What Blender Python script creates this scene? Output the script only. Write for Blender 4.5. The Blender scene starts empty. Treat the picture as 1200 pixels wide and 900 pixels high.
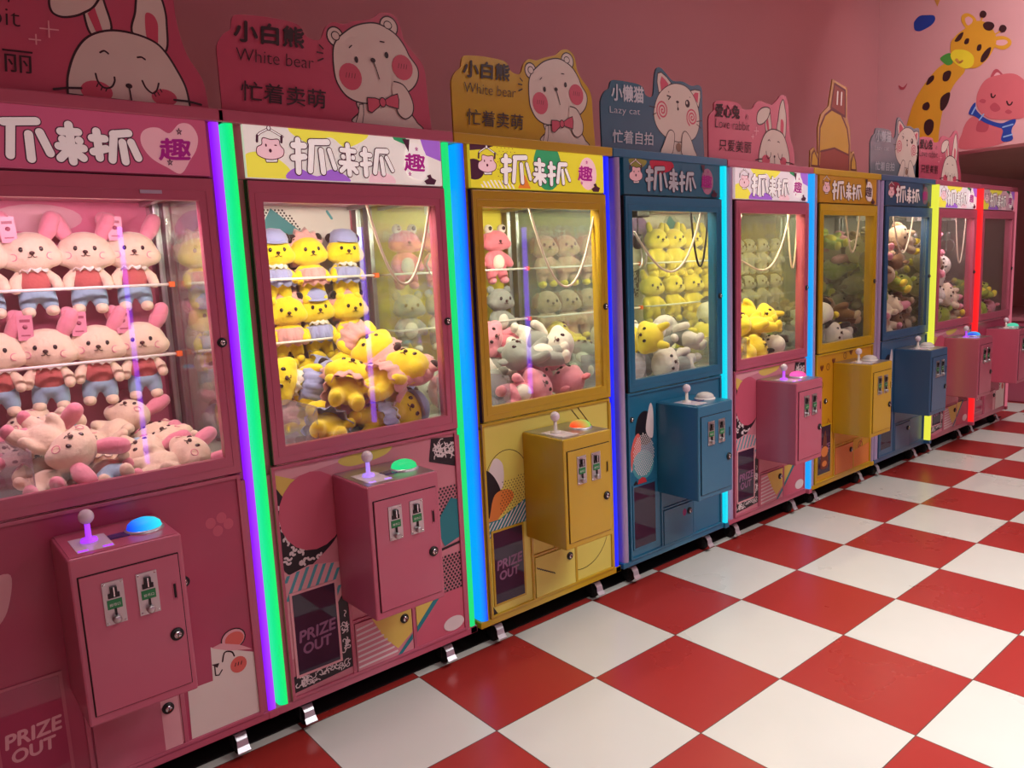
import bpy, bmesh, math, random
from mathutils import Vector, Matrix, Euler
PI = math.pi
S = bpy.context.scene
COL = S.collection
random.seed(7)

# ---------------------------------------------------------------- camera, world, lights, exposure
cam = bpy.data.cameras.new('camera'); camo = bpy.data.objects.new('camera', cam); COL.objects.link(camo)
cam.sensor_fit = 'HORIZONTAL'; cam.sensor_width = 36.0; cam.lens = 887.5 / 1200 * 36.0
cam.clip_start = 0.05; cam.clip_end = 100
AX, AY, AZ = -0.147739, 0.0461628, -0.690054
Rm = Matrix.Rotation(AZ, 3, 'Z') @ Matrix.Rotation(AX, 3, 'X') @ Matrix.Rotation(AY, 3, 'Y') @ Matrix.Rotation(PI / 2, 3, 'X')
camo.matrix_world = Matrix.Translation((-0.845, -2.4227, 1.6)) @ Rm.to_4x4()
S.camera = camo
S.view_settings.view_transform = 'Standard'; S.view_settings.look = 'None'
S.view_settings.gamma = 1.0; S.view_settings.use_curve_mapping = False
S.view_settings.exposure = 0.0
S.cycles.transparent_max_bounces = 32
w = bpy.data.worlds.new('World'); S.world = w; w.use_nodes = True
w.node_tree.nodes['Background'].inputs[0].default_value = (1.0, 0.85, 0.85, 1); w.node_tree.nodes['Background'].inputs[1].default_value = 0.09

def area(name, loc, rot, sx, sy, power, color=(1, 0.96, 0.92)):
    l = bpy.data.lights.new(name, 'AREA'); l.shape = 'RECTANGLE'; l.size = sx; l.size_y = sy
    l.energy = power; l.color = color
    o = bpy.data.objects.new(name, l); COL.objects.link(o); o.location = loc; o.rotation_euler = rot
    return o
CEIL = 4.1
LAMPS = [(4.7, -1.6, 82), (2.3, -3.1, 88), (5.4, -4.8, 22), (-1.4, -5.4, 46), (0.3, -3.6, 32), (8.4, -2.2, 36), (3.6, -2.3, 50)]  # the last one is an unseen lamp added to brighten the walls
for i, (x, y, p) in enumerate(LAMPS):
    la = area('ceiling_or_fill_lamp', (x, y, (CEIL if x < 6.5 else 2.45) - 0.09), (0, math.radians(-62) if i == 0 else 0, 0), 1.1 if i else 0.4, 0.5, p); la.data.spread = math.radians(140 if i == 0 else (105 if i == 1 else 180 if i == 6 else 130))

# ---------------------------------------------------------------- materials
def lin(h):
    if isinstance(h, str):
        h = [int(h[i:i + 2], 16) / 255 for i in (0, 2, 4)]
    return tuple(((c / 12.92) if c <= 0.04045 else ((c + 0.055) / 1.055) ** 2.4) for c in h)
MATS = {}
def mat(name, col, rough=0.5, metal=0.0, emit=0.0, emitcol=None, bump=0.0, bscale=200, var=0.06, vscale=6, coat=0.0, sheen=0.0, spec=0.5):
    if name in MATS: return MATS[name]
    m = bpy.data.materials.new(name); m.use_nodes = True; nt = m.node_tree; b = nt.nodes['Principled BSDF']
    c = lin(col)
    tc = nt.nodes.new('ShaderNodeTexCoord'); n = nt.nodes.new('ShaderNodeTexNoise'); n.inputs['Scale'].default_value = vscale; n.inputs['Detail'].default_value = 3
    nt.links.new(tc.outputs['Object'], n.inputs['Vector'])
    mx = nt.nodes.new('ShaderNodeMix'); mx.data_type = 'RGBA'
    mx.inputs[6].default_value = (*[v * (1 - var) for v in c], 1); mx.inputs[7].default_value = (*[min(1, v * (1 + var)) for v in c], 1)
    nt.links.new(n.outputs['Fac'], mx.inputs[0]); nt.links.new(mx.outputs[2], b.inputs['Base Color'])
    b.inputs['Roughness'].default_value = rough; b.inputs['Metallic'].default_value = metal
    b.inputs['Specular IOR Level'].default_value = spec
    b.inputs['Coat Weight'].default_value = coat; b.inputs['Coat Roughness'].default_value = 0.15
    b.inputs['Sheen Weight'].default_value = sheen
    if emit:
        b.inputs['Emission Color'].default_value = (*lin(emitcol or col), 1); b.inputs['Emission Strength'].default_value = emit
    if bump:
        n2 = nt.nodes.new('ShaderNodeTexNoise'); n2.inputs['Scale'].default_value = bscale; n2.inputs['Detail'].default_value = 2
        nt.links.new(tc.outputs['Object'], n2.inputs['Vector'])
        bp = nt.nodes.new('ShaderNodeBump'); bp.inputs['Strength'].default_value = bump; bp.inputs['Distance'].default_value = 0.004
        nt.links.new(n2.outputs['Fac'], bp.inputs['Height']); nt.links.new(bp.outputs[0], b.inputs['Normal'])
    MATS[name] = m
    return m
def glass_mat(name, tint='ffffff', ior=1.5, dirt=0.015, opacity=0.0):
    m = bpy.data.materials.new(name); m.use_nodes = True; nt = m.node_tree; nt.nodes.clear()
    o = nt.nodes.new('ShaderNodeOutputMaterial'); t = nt.nodes.new('ShaderNodeBsdfTransparent'); g = nt.nodes.new('ShaderNodeBsdfGlossy')
    d = nt.nodes.new('ShaderNodeBsdfDiffuse'); d.inputs[0].default_value = (*lin(tint), 1)
    t.inputs[0].default_value = (*lin(tint), 1); g.inputs['Roughness'].default_value = 0.02
    lw = nt.nodes.new('ShaderNodeLayerWeight'); lw.inputs[0].default_value = 0.5
    pw = nt.nodes.new('ShaderNodeMath'); pw.operation = 'POWER'; pw.inputs[1].default_value = 5.0; nt.links.new(lw.outputs['Facing'], pw.inputs[0])
    f = nt.nodes.new('ShaderNodeMapRange'); f.inputs[3].default_value = 1.6 * ((ior - 1) / (ior + 1)) ** 2; f.inputs[4].default_value = 0.9; nt.links.new(pw.outputs[0], f.inputs[0])
    a = nt.nodes.new('ShaderNodeMixShader'); b = nt.nodes.new('ShaderNodeMixShader')
    n = nt.nodes.new('ShaderNodeTexNoise'); n.inputs['Scale'].default_value = 3
    tc = nt.nodes.new('ShaderNodeTexCoord'); nt.links.new(tc.outputs['Object'], n.inputs['Vector'])
    mm = nt.nodes.new('ShaderNodeMath'); mm.operation = 'MULTIPLY'; mm.inputs[1].default_value = dirt * 2
    ad = nt.nodes.new('ShaderNodeMath'); ad.operation = 'ADD'; ad.inputs[1].default_value = opacity
    nt.links.new(n.outputs['Fac'], mm.inputs[0]); nt.links.new(mm.outputs[0], ad.inputs[0])
    nt.links.new(ad.outputs[0], a.inputs[0]); nt.links.new(t.outputs[0], a.inputs[1]); nt.links.new(d.outputs[0], a.inputs[2])
    nt.links.new(f.outputs[0], b.inputs[0]); nt.links.new(a.outputs[0], b.inputs[1]); nt.links.new(g.outputs[0], b.inputs[2])
    nt.links.new(b.outputs[0], o.inputs[0]); MATS[name] = m
    return m
def led_mat(name, c0, c1, st, x0, x1):
    # lit diffuser: colour shifts across the tube (object x)
    m = bpy.data.materials.new(name); m.use_nodes = True; nt = m.node_tree; b = nt.nodes['Principled BSDF']
    tc = nt.nodes.new('ShaderNodeTexCoord'); sx = nt.nodes.new('ShaderNodeSeparateXYZ'); mr = nt.nodes.new('ShaderNodeMapRange')
    mr.inputs[1].default_value = x0; mr.inputs[2].default_value = x1
    mx = nt.nodes.new('ShaderNodeMix'); mx.data_type = 'RGBA'; mx.inputs[6].default_value = (*lin(c0), 1); mx.inputs[7].default_value = (*lin(c1), 1)
    nt.links.new(tc.outputs['Object'], sx.inputs[0]); nt.links.new(sx.outputs[0], mr.inputs[0]); nt.links.new(mr.outputs[0], mx.inputs[0])
    nt.links.new(mx.outputs[2], b.inputs['Emission Color']); b.inputs['Emission Strength'].default_value = st
    b.inputs['Base Color'].default_value = (0.02, 0.02, 0.02, 1); b.inputs['Roughness'].default_value = 0.45; b.inputs['Specular IOR Level'].default_value = 0.2
    return m
def floor_mat():
    m = bpy.data.materials.new('checker_tiles'); m.use_nodes = True; nt = m.node_tree; b = nt.nodes['Principled BSDF']
    N = nt.nodes.new; L = nt.links.new
    tc = N('ShaderNodeTexCoord'); mp = N('ShaderNodeMapping'); mp.vector_type = 'POINT'
    mp.inputs['Location'].default_value = (-0.638 / 0.5 + 20, 0.4529 / 0.5 + 20, 0.5); mp.inputs['Scale'].default_value = (2, 2, 0)
    L(tc.outputs['Object'], mp.inputs[0])
    ch = N('ShaderNodeTexChecker'); ch.inputs['Scale'].default_value = 1.0; L(mp.outputs[0], ch.inputs['Vector'])
    ch.inputs['Color1'].default_value = (*lin('d9dad4'), 1); ch.inputs['Color2'].default_value = (*lin('a83430'), 1)
    no = N('ShaderNodeTexNoise'); no.inputs['Scale'].default_value = 2.2; no.inputs['Detail'].default_value = 5; L(tc.outputs['Object'], no.inputs['Vector'])
    mr = N('ShaderNodeMapRange'); mr.inputs[3].default_value = 0.9; mr.inputs[4].default_value = 1.06; L(no.outputs['Fac'], mr.inputs[0])
    mu = N('ShaderNodeMix'); mu.data_type = 'RGBA'; mu.blend_type = 'MULTIPLY'; mu.inputs[0].default_value = 1
    L(ch.outputs[0], mu.inputs[6]); L(mr.outputs[0], mu.inputs[7])
    # seams
    sp = N('ShaderNodeSeparateXYZ'); L(mp.outputs[0], sp.inputs[0]); mins = []
    for k in (0, 1):
        fr = N('ShaderNodeMath'); fr.operation = 'FRACT'; L(sp.outputs[k], fr.inputs[0])
        a = N('ShaderNodeMath'); a.operation = 'SUBTRACT'; a.inputs[1].default_value = 0.5; L(fr.outputs[0], a.inputs[0])
        c = N('ShaderNodeMath'); c.operation = 'ABSOLUTE'; L(a.outputs[0], c.inputs[0]); mins.append(c)
    mxm = N('ShaderNodeMath'); mxm.operation = 'MAXIMUM'; L(mins[0].outputs[0], mxm.inputs[0]); L(mins[1].outputs[0], mxm.inputs[1])
    gt = N('ShaderNodeMath'); gt.operation = 'GREATER_THAN'; gt.inputs[1].default_value = 0.4965; L(mxm.outputs[0], gt.inputs[0])
    m2 = N('ShaderNodeMix'); m2.data_type = 'RGBA'; L(gt.outputs[0], m2.inputs[0]); L(mu.outputs[2], m2.inputs[6]); m2.inputs[7].default_value = (0.1, 0.07, 0.06, 1)
    L(m2.outputs[2], b.inputs['Base Color'])
    r = N('ShaderNodeMapRange'); r.inputs[3].default_value = 0.22; r.inputs[4].default_value = 0.36; L(no.outputs['Fac'], r.inputs[0]); L(r.outputs[0], b.inputs['Roughness'])
    b.inputs['Specular IOR Level'].default_value = 0.45
    return m

GL = glass_mat('clear_glass'); GLS = glass_mat('side_glass', 'f6fbf8', 1.45, 0.03)
ACR = glass_mat('acrylic', 'e8e6ee', 1.4, 0.05, 0.12)
SMOKE = glass_mat('smoked_acrylic', '4a3550', 1.4, 0.05, 0.55)
BLACK = mat('black_plastic', '141416', 0.45); CHROME = mat('chrome', 'd8d8dc', 0.18, 1.0); STEEL = mat('brushed_steel', 'bcbcbe', 0.35, 1.0, bump=0.1, bscale=120)
WHITE = mat('white_plastic', 'e6e2de', 0.4); INK = mat('ink', '2a0c16', 0.5); RUBBER = mat('rubber', '0c0c0d', 0.8)
LILAC = mat('milky_diffuser', 'a595bb', 0.35)
SILV = mat('silver_paint', 'c9c9d2', 0.3, 0.6)
ORANGE = mat('orange_clip', 'd8621c', 0.4)

# ---------------------------------------------------------------- mesh helpers
class MB:
    def __init__(s, ox=0.0): s.v = []; s.f = []; s.m = []; s.s = []; s.mats = []; s.ox = ox
    def mi(s, m):
        if m not in s.mats: s.mats.append(m)
        return s.mats.index(m)
    def add(s, vs, fs, m, smooth=False):
        b = len(s.v); s.v += [(x + s.ox, y, z) for x, y, z in vs]; k = s.mi(m)
        for f in fs: s.f.append([i + b for i in f]); s.m.append(k); s.s.append(smooth)
        return s
    def box(s, x0, x1, y0, y1, z0, z1, m):
        return s.add([(x0, y0, z0), (x1, y0, z0), (x1, y1, z0), (x0, y1, z0), (x0, y0, z1), (x1, y0, z1), (x1, y1, z1), (x0, y1, z1)],
                     [(0, 3, 2, 1), (4, 5, 6, 7), (0, 1, 5, 4), (1, 2, 6, 5), (2, 3, 7, 6), (3, 0, 4, 7)], m)
    def frame(s, x0, x1, z0, z1, w, y0, y1, m, wt=None, wb=None):      # ring facing the front
        wt = wt or w; wb = wb or w
        a = [(x0, z0), (x1, z0), (x1, z1), (x0, z1)]; b = [(x0 + w, z0 + wb), (x1 - w, z0 + wb), (x1 - w, z1 - wt), (x0 + w, z1 - wt)]
        vs = [(x, y0, z) for x, z in a + b] + [(x, y1, z) for x, z in a + b]; fs = []
        for i in range(4):
            j = (i + 1) % 4
            fs += [(i, j, 4 + j, 4 + i), (8 + j, 8 + i, 12 + i, 12 + j), (i, 8 + i, 8 + j, j), (4 + i, 4 + j, 12 + j, 12 + i)]
        return s.add(vs, fs, m)
    def prism(s, pts, y0, y1, m):                                       # outline in x,z extruded along y
        n = len(pts); a = sum(pts[i][0] * pts[(i + 1) % n][1] - pts[(i + 1) % n][0] * pts[i][1] for i in range(n))
        if a < 0: pts = pts[::-1]
        vs = [(x, y0, z) for x, z in pts] + [(x, y1, z) for x, z in pts]
        return s.add(vs, [list(range(n)), list(range(2 * n - 1, n - 1, -1))] + [(i, n + i, n + (i + 1) % n, (i + 1) % n) for i in range(n)], m)
    def prismz(s, pts, z0, z1, m, smooth=False):                        # outline in x,y (ccw) extruded up
        n = len(pts); vs = [(x, y, z0) for x, y in pts] + [(x, y, z1) for x, y in pts]
        s.add(vs, [list(range(n - 1, -1, -1)), list(range(n, 2 * n))] + [(i, (i + 1) % n, n + (i + 1) % n, n + i) for i in range(n)], m, smooth)
        return s
    def tube(s, path, r, m, n=10, closed=False, caps=True):
        P = [Vector(p) for p in path]; N = len(P); rs = r if isinstance(r, (list, tuple)) else [r] * N; vs = []; fs = []
        up = Vector((0, 0, 1))
        for i, p in enumerate(P):
            t = (P[(i + 1) % N] - P[i - 1]) if closed else (P[min(i + 1, N - 1)] - P[max(i - 1, 0)])
            t.normalize(); a = t.cross(up)
            if a.length < 0.05: a = t.cross(Vector((1, 0, 0)) if i == 0 or True else up)
            a.normalize()
            if i and a.dot(pa) < 0: a = -a
            pa = a; b = t.cross(a)
            vs += [tuple(p + (a * math.cos(2 * PI * k / n) + b * math.sin(2 * PI * k / n)) * rs[i]) for k in range(n)]
        for i in range(N if closed else N - 1):
            j = (i + 1) % N
            fs += [(i * n + k, i * n + (k + 1) % n, j * n + (k + 1) % n, j * n + k) for k in range(n)]
        if caps and not closed: fs += [list(range(n - 1, -1, -1)), [(N - 1) * n + k for k in range(n)]]
        return s.add(vs, fs, m, True)
    def lathe(s, prof, m, c=(0, 0, 0), axis='Z', n=20):                 # prof: (r, h)
        vs = []; fs = []
        for r, h in prof:
            for k in range(n):
                a = 2 * PI * k / n; x, y = max(r, 1e-5) * math.cos(a), max(r, 1e-5) * math.sin(a)
                p = (x, y, h) if axis == 'Z' else ((x, -h, y) if axis == 'Y' else (h, x, y))
                vs.append((p[0] + c[0], p[1] + c[1], p[2] + c[2]))
        for i in range(len(prof) - 1):
            fs += [(i * n + k, i * n + (k + 1) % n, (i + 1) * n + (k + 1) % n, (i + 1) * n + k) for k in range(n)]
        return s.add(vs, fs, m, True)
    def ell(s, c, r, m, rot=None, n=16):
        vs = []; fs = []; h = n // 2; R = Euler(rot or (0, 0, 0)).to_matrix(); c = Vector(c)
        for i in range(h + 1):
            for k in range(n):
                t = PI * i / h; a = 2 * PI * k / n
                vs.append(tuple(c + R @ Vector((r[0] * max(math.sin(t), 1e-3) * math.cos(a), r[1] * max(math.sin(t), 1e-3) * math.sin(a), r[2] * math.cos(t)))))
        for i in range(h): fs += [(i * n + k, (i + 1) * n + k, (i + 1) * n + (k + 1) % n, i * n + (k + 1) % n) for k in range(n)]
        return s.add(vs, fs, m, True)
    def build(s, name, parent=None, bevel=0, seg=2, remesh=0, smooth_it=0):
        me = bpy.data.meshes.new(name); me.from_pydata(s.v, [], s.f)
        for m in s.mats: me.materials.append(m)
        me.polygons.foreach_set('material_index', s.m); me.polygons.foreach_set('use_smooth', s.s)
        bm = bmesh.new(); bm.from_mesh(me)
        if not remesh and not getattr(s, 'keep', False): bmesh.ops.recalc_face_normals(bm, faces=bm.faces)
        bm.to_mesh(me); bm.free(); me.update()
        o = bpy.data.objects.new(name, me); COL.objects.link(o)
        if remesh:
            md = o.modifiers.new('r', 'REMESH'); md.mode = 'VOXEL'; md.voxel_size = remesh; md.use_smooth_shade = True
            sm = o.modifiers.new('s', 'SMOOTH'); sm.iterations = smooth_it or 6; sm.factor = 0.6
            dg = bpy.context.evaluated_depsgraph_get(); me2 = bpy.data.meshes.new_from_object(o.evaluated_get(dg))
            o.modifiers.clear(); o.data = me2; me2.name = name
            for p in me2.polygons: p.use_smooth = True
        elif bevel:
            md = o.modifiers.new('bevel', 'BEVEL'); md.width = bevel; md.segments = seg; md.limit_method = 'ANGLE'; md.harden_normals = False
        if parent: o.parent = parent
        return o

def spline(p, closed=True, n=6):
    out = []; N = len(p)
    for i in range(N if closed else N - 1):
        a, b, c, d = (p[(i - 1) % N], p[i], p[(i + 1) % N], p[(i + 2) % N]) if closed else (p[max(i - 1, 0)], p[i], p[i + 1], p[min(i + 2, N - 1)])
        for k in range(n):
            t = k / n
            out.append(tuple(0.5 * (2 * b[j] + (c[j] - a[j]) * t + (2 * a[j] - 5 * b[j] + 4 * c[j] - d[j]) * t * t + (3 * b[j] - a[j] - 3 * c[j] + d[j]) * t ** 3) for j in (0, 1)))
    if not closed: out.append(tuple(p[-1]))
    return out
TXT = {}
def text_geo(s, bold=0.0):
    if (s, bold) not in TXT:
        c = bpy.data.curves.new('t', 'FONT'); c.body = s; c.offset = bold; c.resolution_u = 4
        o = bpy.data.objects.new('t', c); COL.objects.link(o)
        me = bpy.data.meshes.new_from_object(o.evaluated_get(bpy.context.evaluated_depsgraph_get()))
        vs = [(v.co.x, v.co.y) for v in me.vertices]; fs = [list(p.vertices) for p in me.polygons]
        x0 = min(v[0] for v in vs); x1 = max(v[0] for v in vs); y0 = min(v[1] for v in vs); y1 = max(v[1] for v in vs)
        TXT[(s, bold)] = ([((x - x0) / (x1 - x0), (y - y0) / (y1 - y0)) for x, y in vs], fs)
        bpy.data.objects.remove(o); bpy.data.curves.remove(c); bpy.data.meshes.remove(me)
    return TXT[(s, bold)]
def inside(p, poly):
    c = False; n = len(poly)
    for i in range(n):
        a, b = poly[i], poly[i - 1]
        if (a[1] > p[1]) != (b[1] > p[1]) and p[0] < (b[0] - a[0]) * (p[1] - a[1]) / (b[1] - a[1]) + a[0]: c = not c
    return c
def circ(c, n=20): return [(c[0] + c[2] * math.cos(2 * PI * i / n), c[1] + c[3] * math.sin(2 * PI * i / n)) for i in range(n)]
class Art:
    """printed artwork: thin coloured layers lying on a flat face; x,z in metres, towards the front (-y)"""
    def __init__(s, y, ox=0.0, step=0.00012, clip=None): s.b = MB(ox); s.b.keep = True; s.y = y; s.st = step; s.dx = 0; s.clip = clip
    def nxt(s): s.y -= s.st
    def poly(s, p, m, outline=None, ow=0.006, sm=False):
        s.nxt()
        if sm: p = spline(p)
        a = sum(p[i][0] * p[(i + 1) % len(p)][1] - p[(i + 1) % len(p)][0] * p[i][1] for i in range(len(p)))
        q = p if a > 0 else p[::-1]
        if s.clip:
            x0, x1, z0, z1 = s.clip
            for ax, lim, sg in ((0, x0, 1), (0, x1, -1), (1, z0, 1), (1, z1, -1)):
                r = []
                for i in range(len(q)):
                    A, B = q[i - 1], q[i]; ia = (A[ax] - lim) * sg >= 0; ib = (B[ax] - lim) * sg >= 0
                    if ia != ib:
                        t = (lim - A[ax]) / (B[ax] - A[ax]); r.append((A[0] + (B[0] - A[0]) * t, A[1] + (B[1] - A[1]) * t))
                    if ib: r.append(B)
                q = r
                if len(q) < 3: return s
        s.b.add([(x + s.dx, s.y, z) for x, z in q], [list(range(len(q)))], m)
        if outline: s.stroke(p, ow, outline, True)
        return s
    def ell(s, c, m, outline=None, ow=0.005): return s.poly(circ(c), m, outline, ow)
    def stroke(s, p, w, m, closed=False, sm=False):
        s.nxt(); h = w / 2
        if sm: p = spline(p, closed)
        n = len(p)
        if s.clip:
            x0, x1, z0, z1 = s.clip
            if any(not (x0 + h < a < x1 - h and z0 + h < b < z1 - h) for a, b in p):
                segs = []; cur = []
                for q in p:
                    if x0 + h < q[0] < x1 - h and z0 + h < q[1] < z1 - h: cur.append(q)
                    else:
                        if len(cur) > 1: segs.append(cur)
                        cur = []
                if len(cur) > 1: segs.append(cur)
                c = s.clip; s.clip = None
                for g in segs: s.stroke(g, w, m)
                s.clip = c; return s
        for i in range(n if closed else n - 1):
            yy = s.y - (i % 2) * 1.5e-5
            a, b = p[i], p[(i + 1) % n]; dx, dz = b[0] - a[0], b[1] - a[1]; L = math.hypot(dx, dz) or 1e-6; nx, nz = -dz / L * h, dx / L * h
            s.b.add([(a[0] - nx + s.dx, yy, a[1] - nz), (b[0] - nx + s.dx, yy, b[1] - nz), (b[0] + nx + s.dx, yy, b[1] + nz), (a[0] + nx + s.dx, yy, a[1] + nz)], [(0, 1, 2, 3)], m)
        for i, a in enumerate(p): s.b.add([(x + s.dx, s.y - 3e-5 - (i % 3) * 1.2e-5, z) for x, z in circ((a[0], a[1], h, h), 12)], [list(range(12))], m)
        return s
    def text(s, t, lb, rb, lt, m, bold=0.0):
        vs, fs = text_geo(t, min(bold, 0.0)); d = max(bold, 0)
        for ox, oz in (((-d, 0), (d, 0), (0, -d), (0, d)) if d else ((0, 0),)):
            s.y -= 3e-5
            s.b.add([(lb[0] + (rb[0] - lb[0]) * x + (lt[0] - lb[0]) * y + s.dx + ox, s.y, oz + lb[1] + (rb[1] - lb[1]) * x + (lt[1] - lb[1]) * y) for x, y in vs], fs, m)
        s.nxt()
        return s
    def build(s, name, parent=None): return s.b.build(name, parent)

def thing(name, label, cat, loc, rz=0, group=None):
    o = bpy.data.objects.new(name, None); o.empty_display_size = 0.1; COL.objects.link(o)
    o.location = loc; o.rotation_euler = (0, 0, rz); o['label'] = label; o['category'] = cat
    if group: o['group'] = group
    return o
def tag(o, label, cat, group=None):
    o['label'] = label; o['category'] = cat
    if group: o['group'] = group
    return o
def struct(o): o['kind'] = 'structure'; return o

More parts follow.
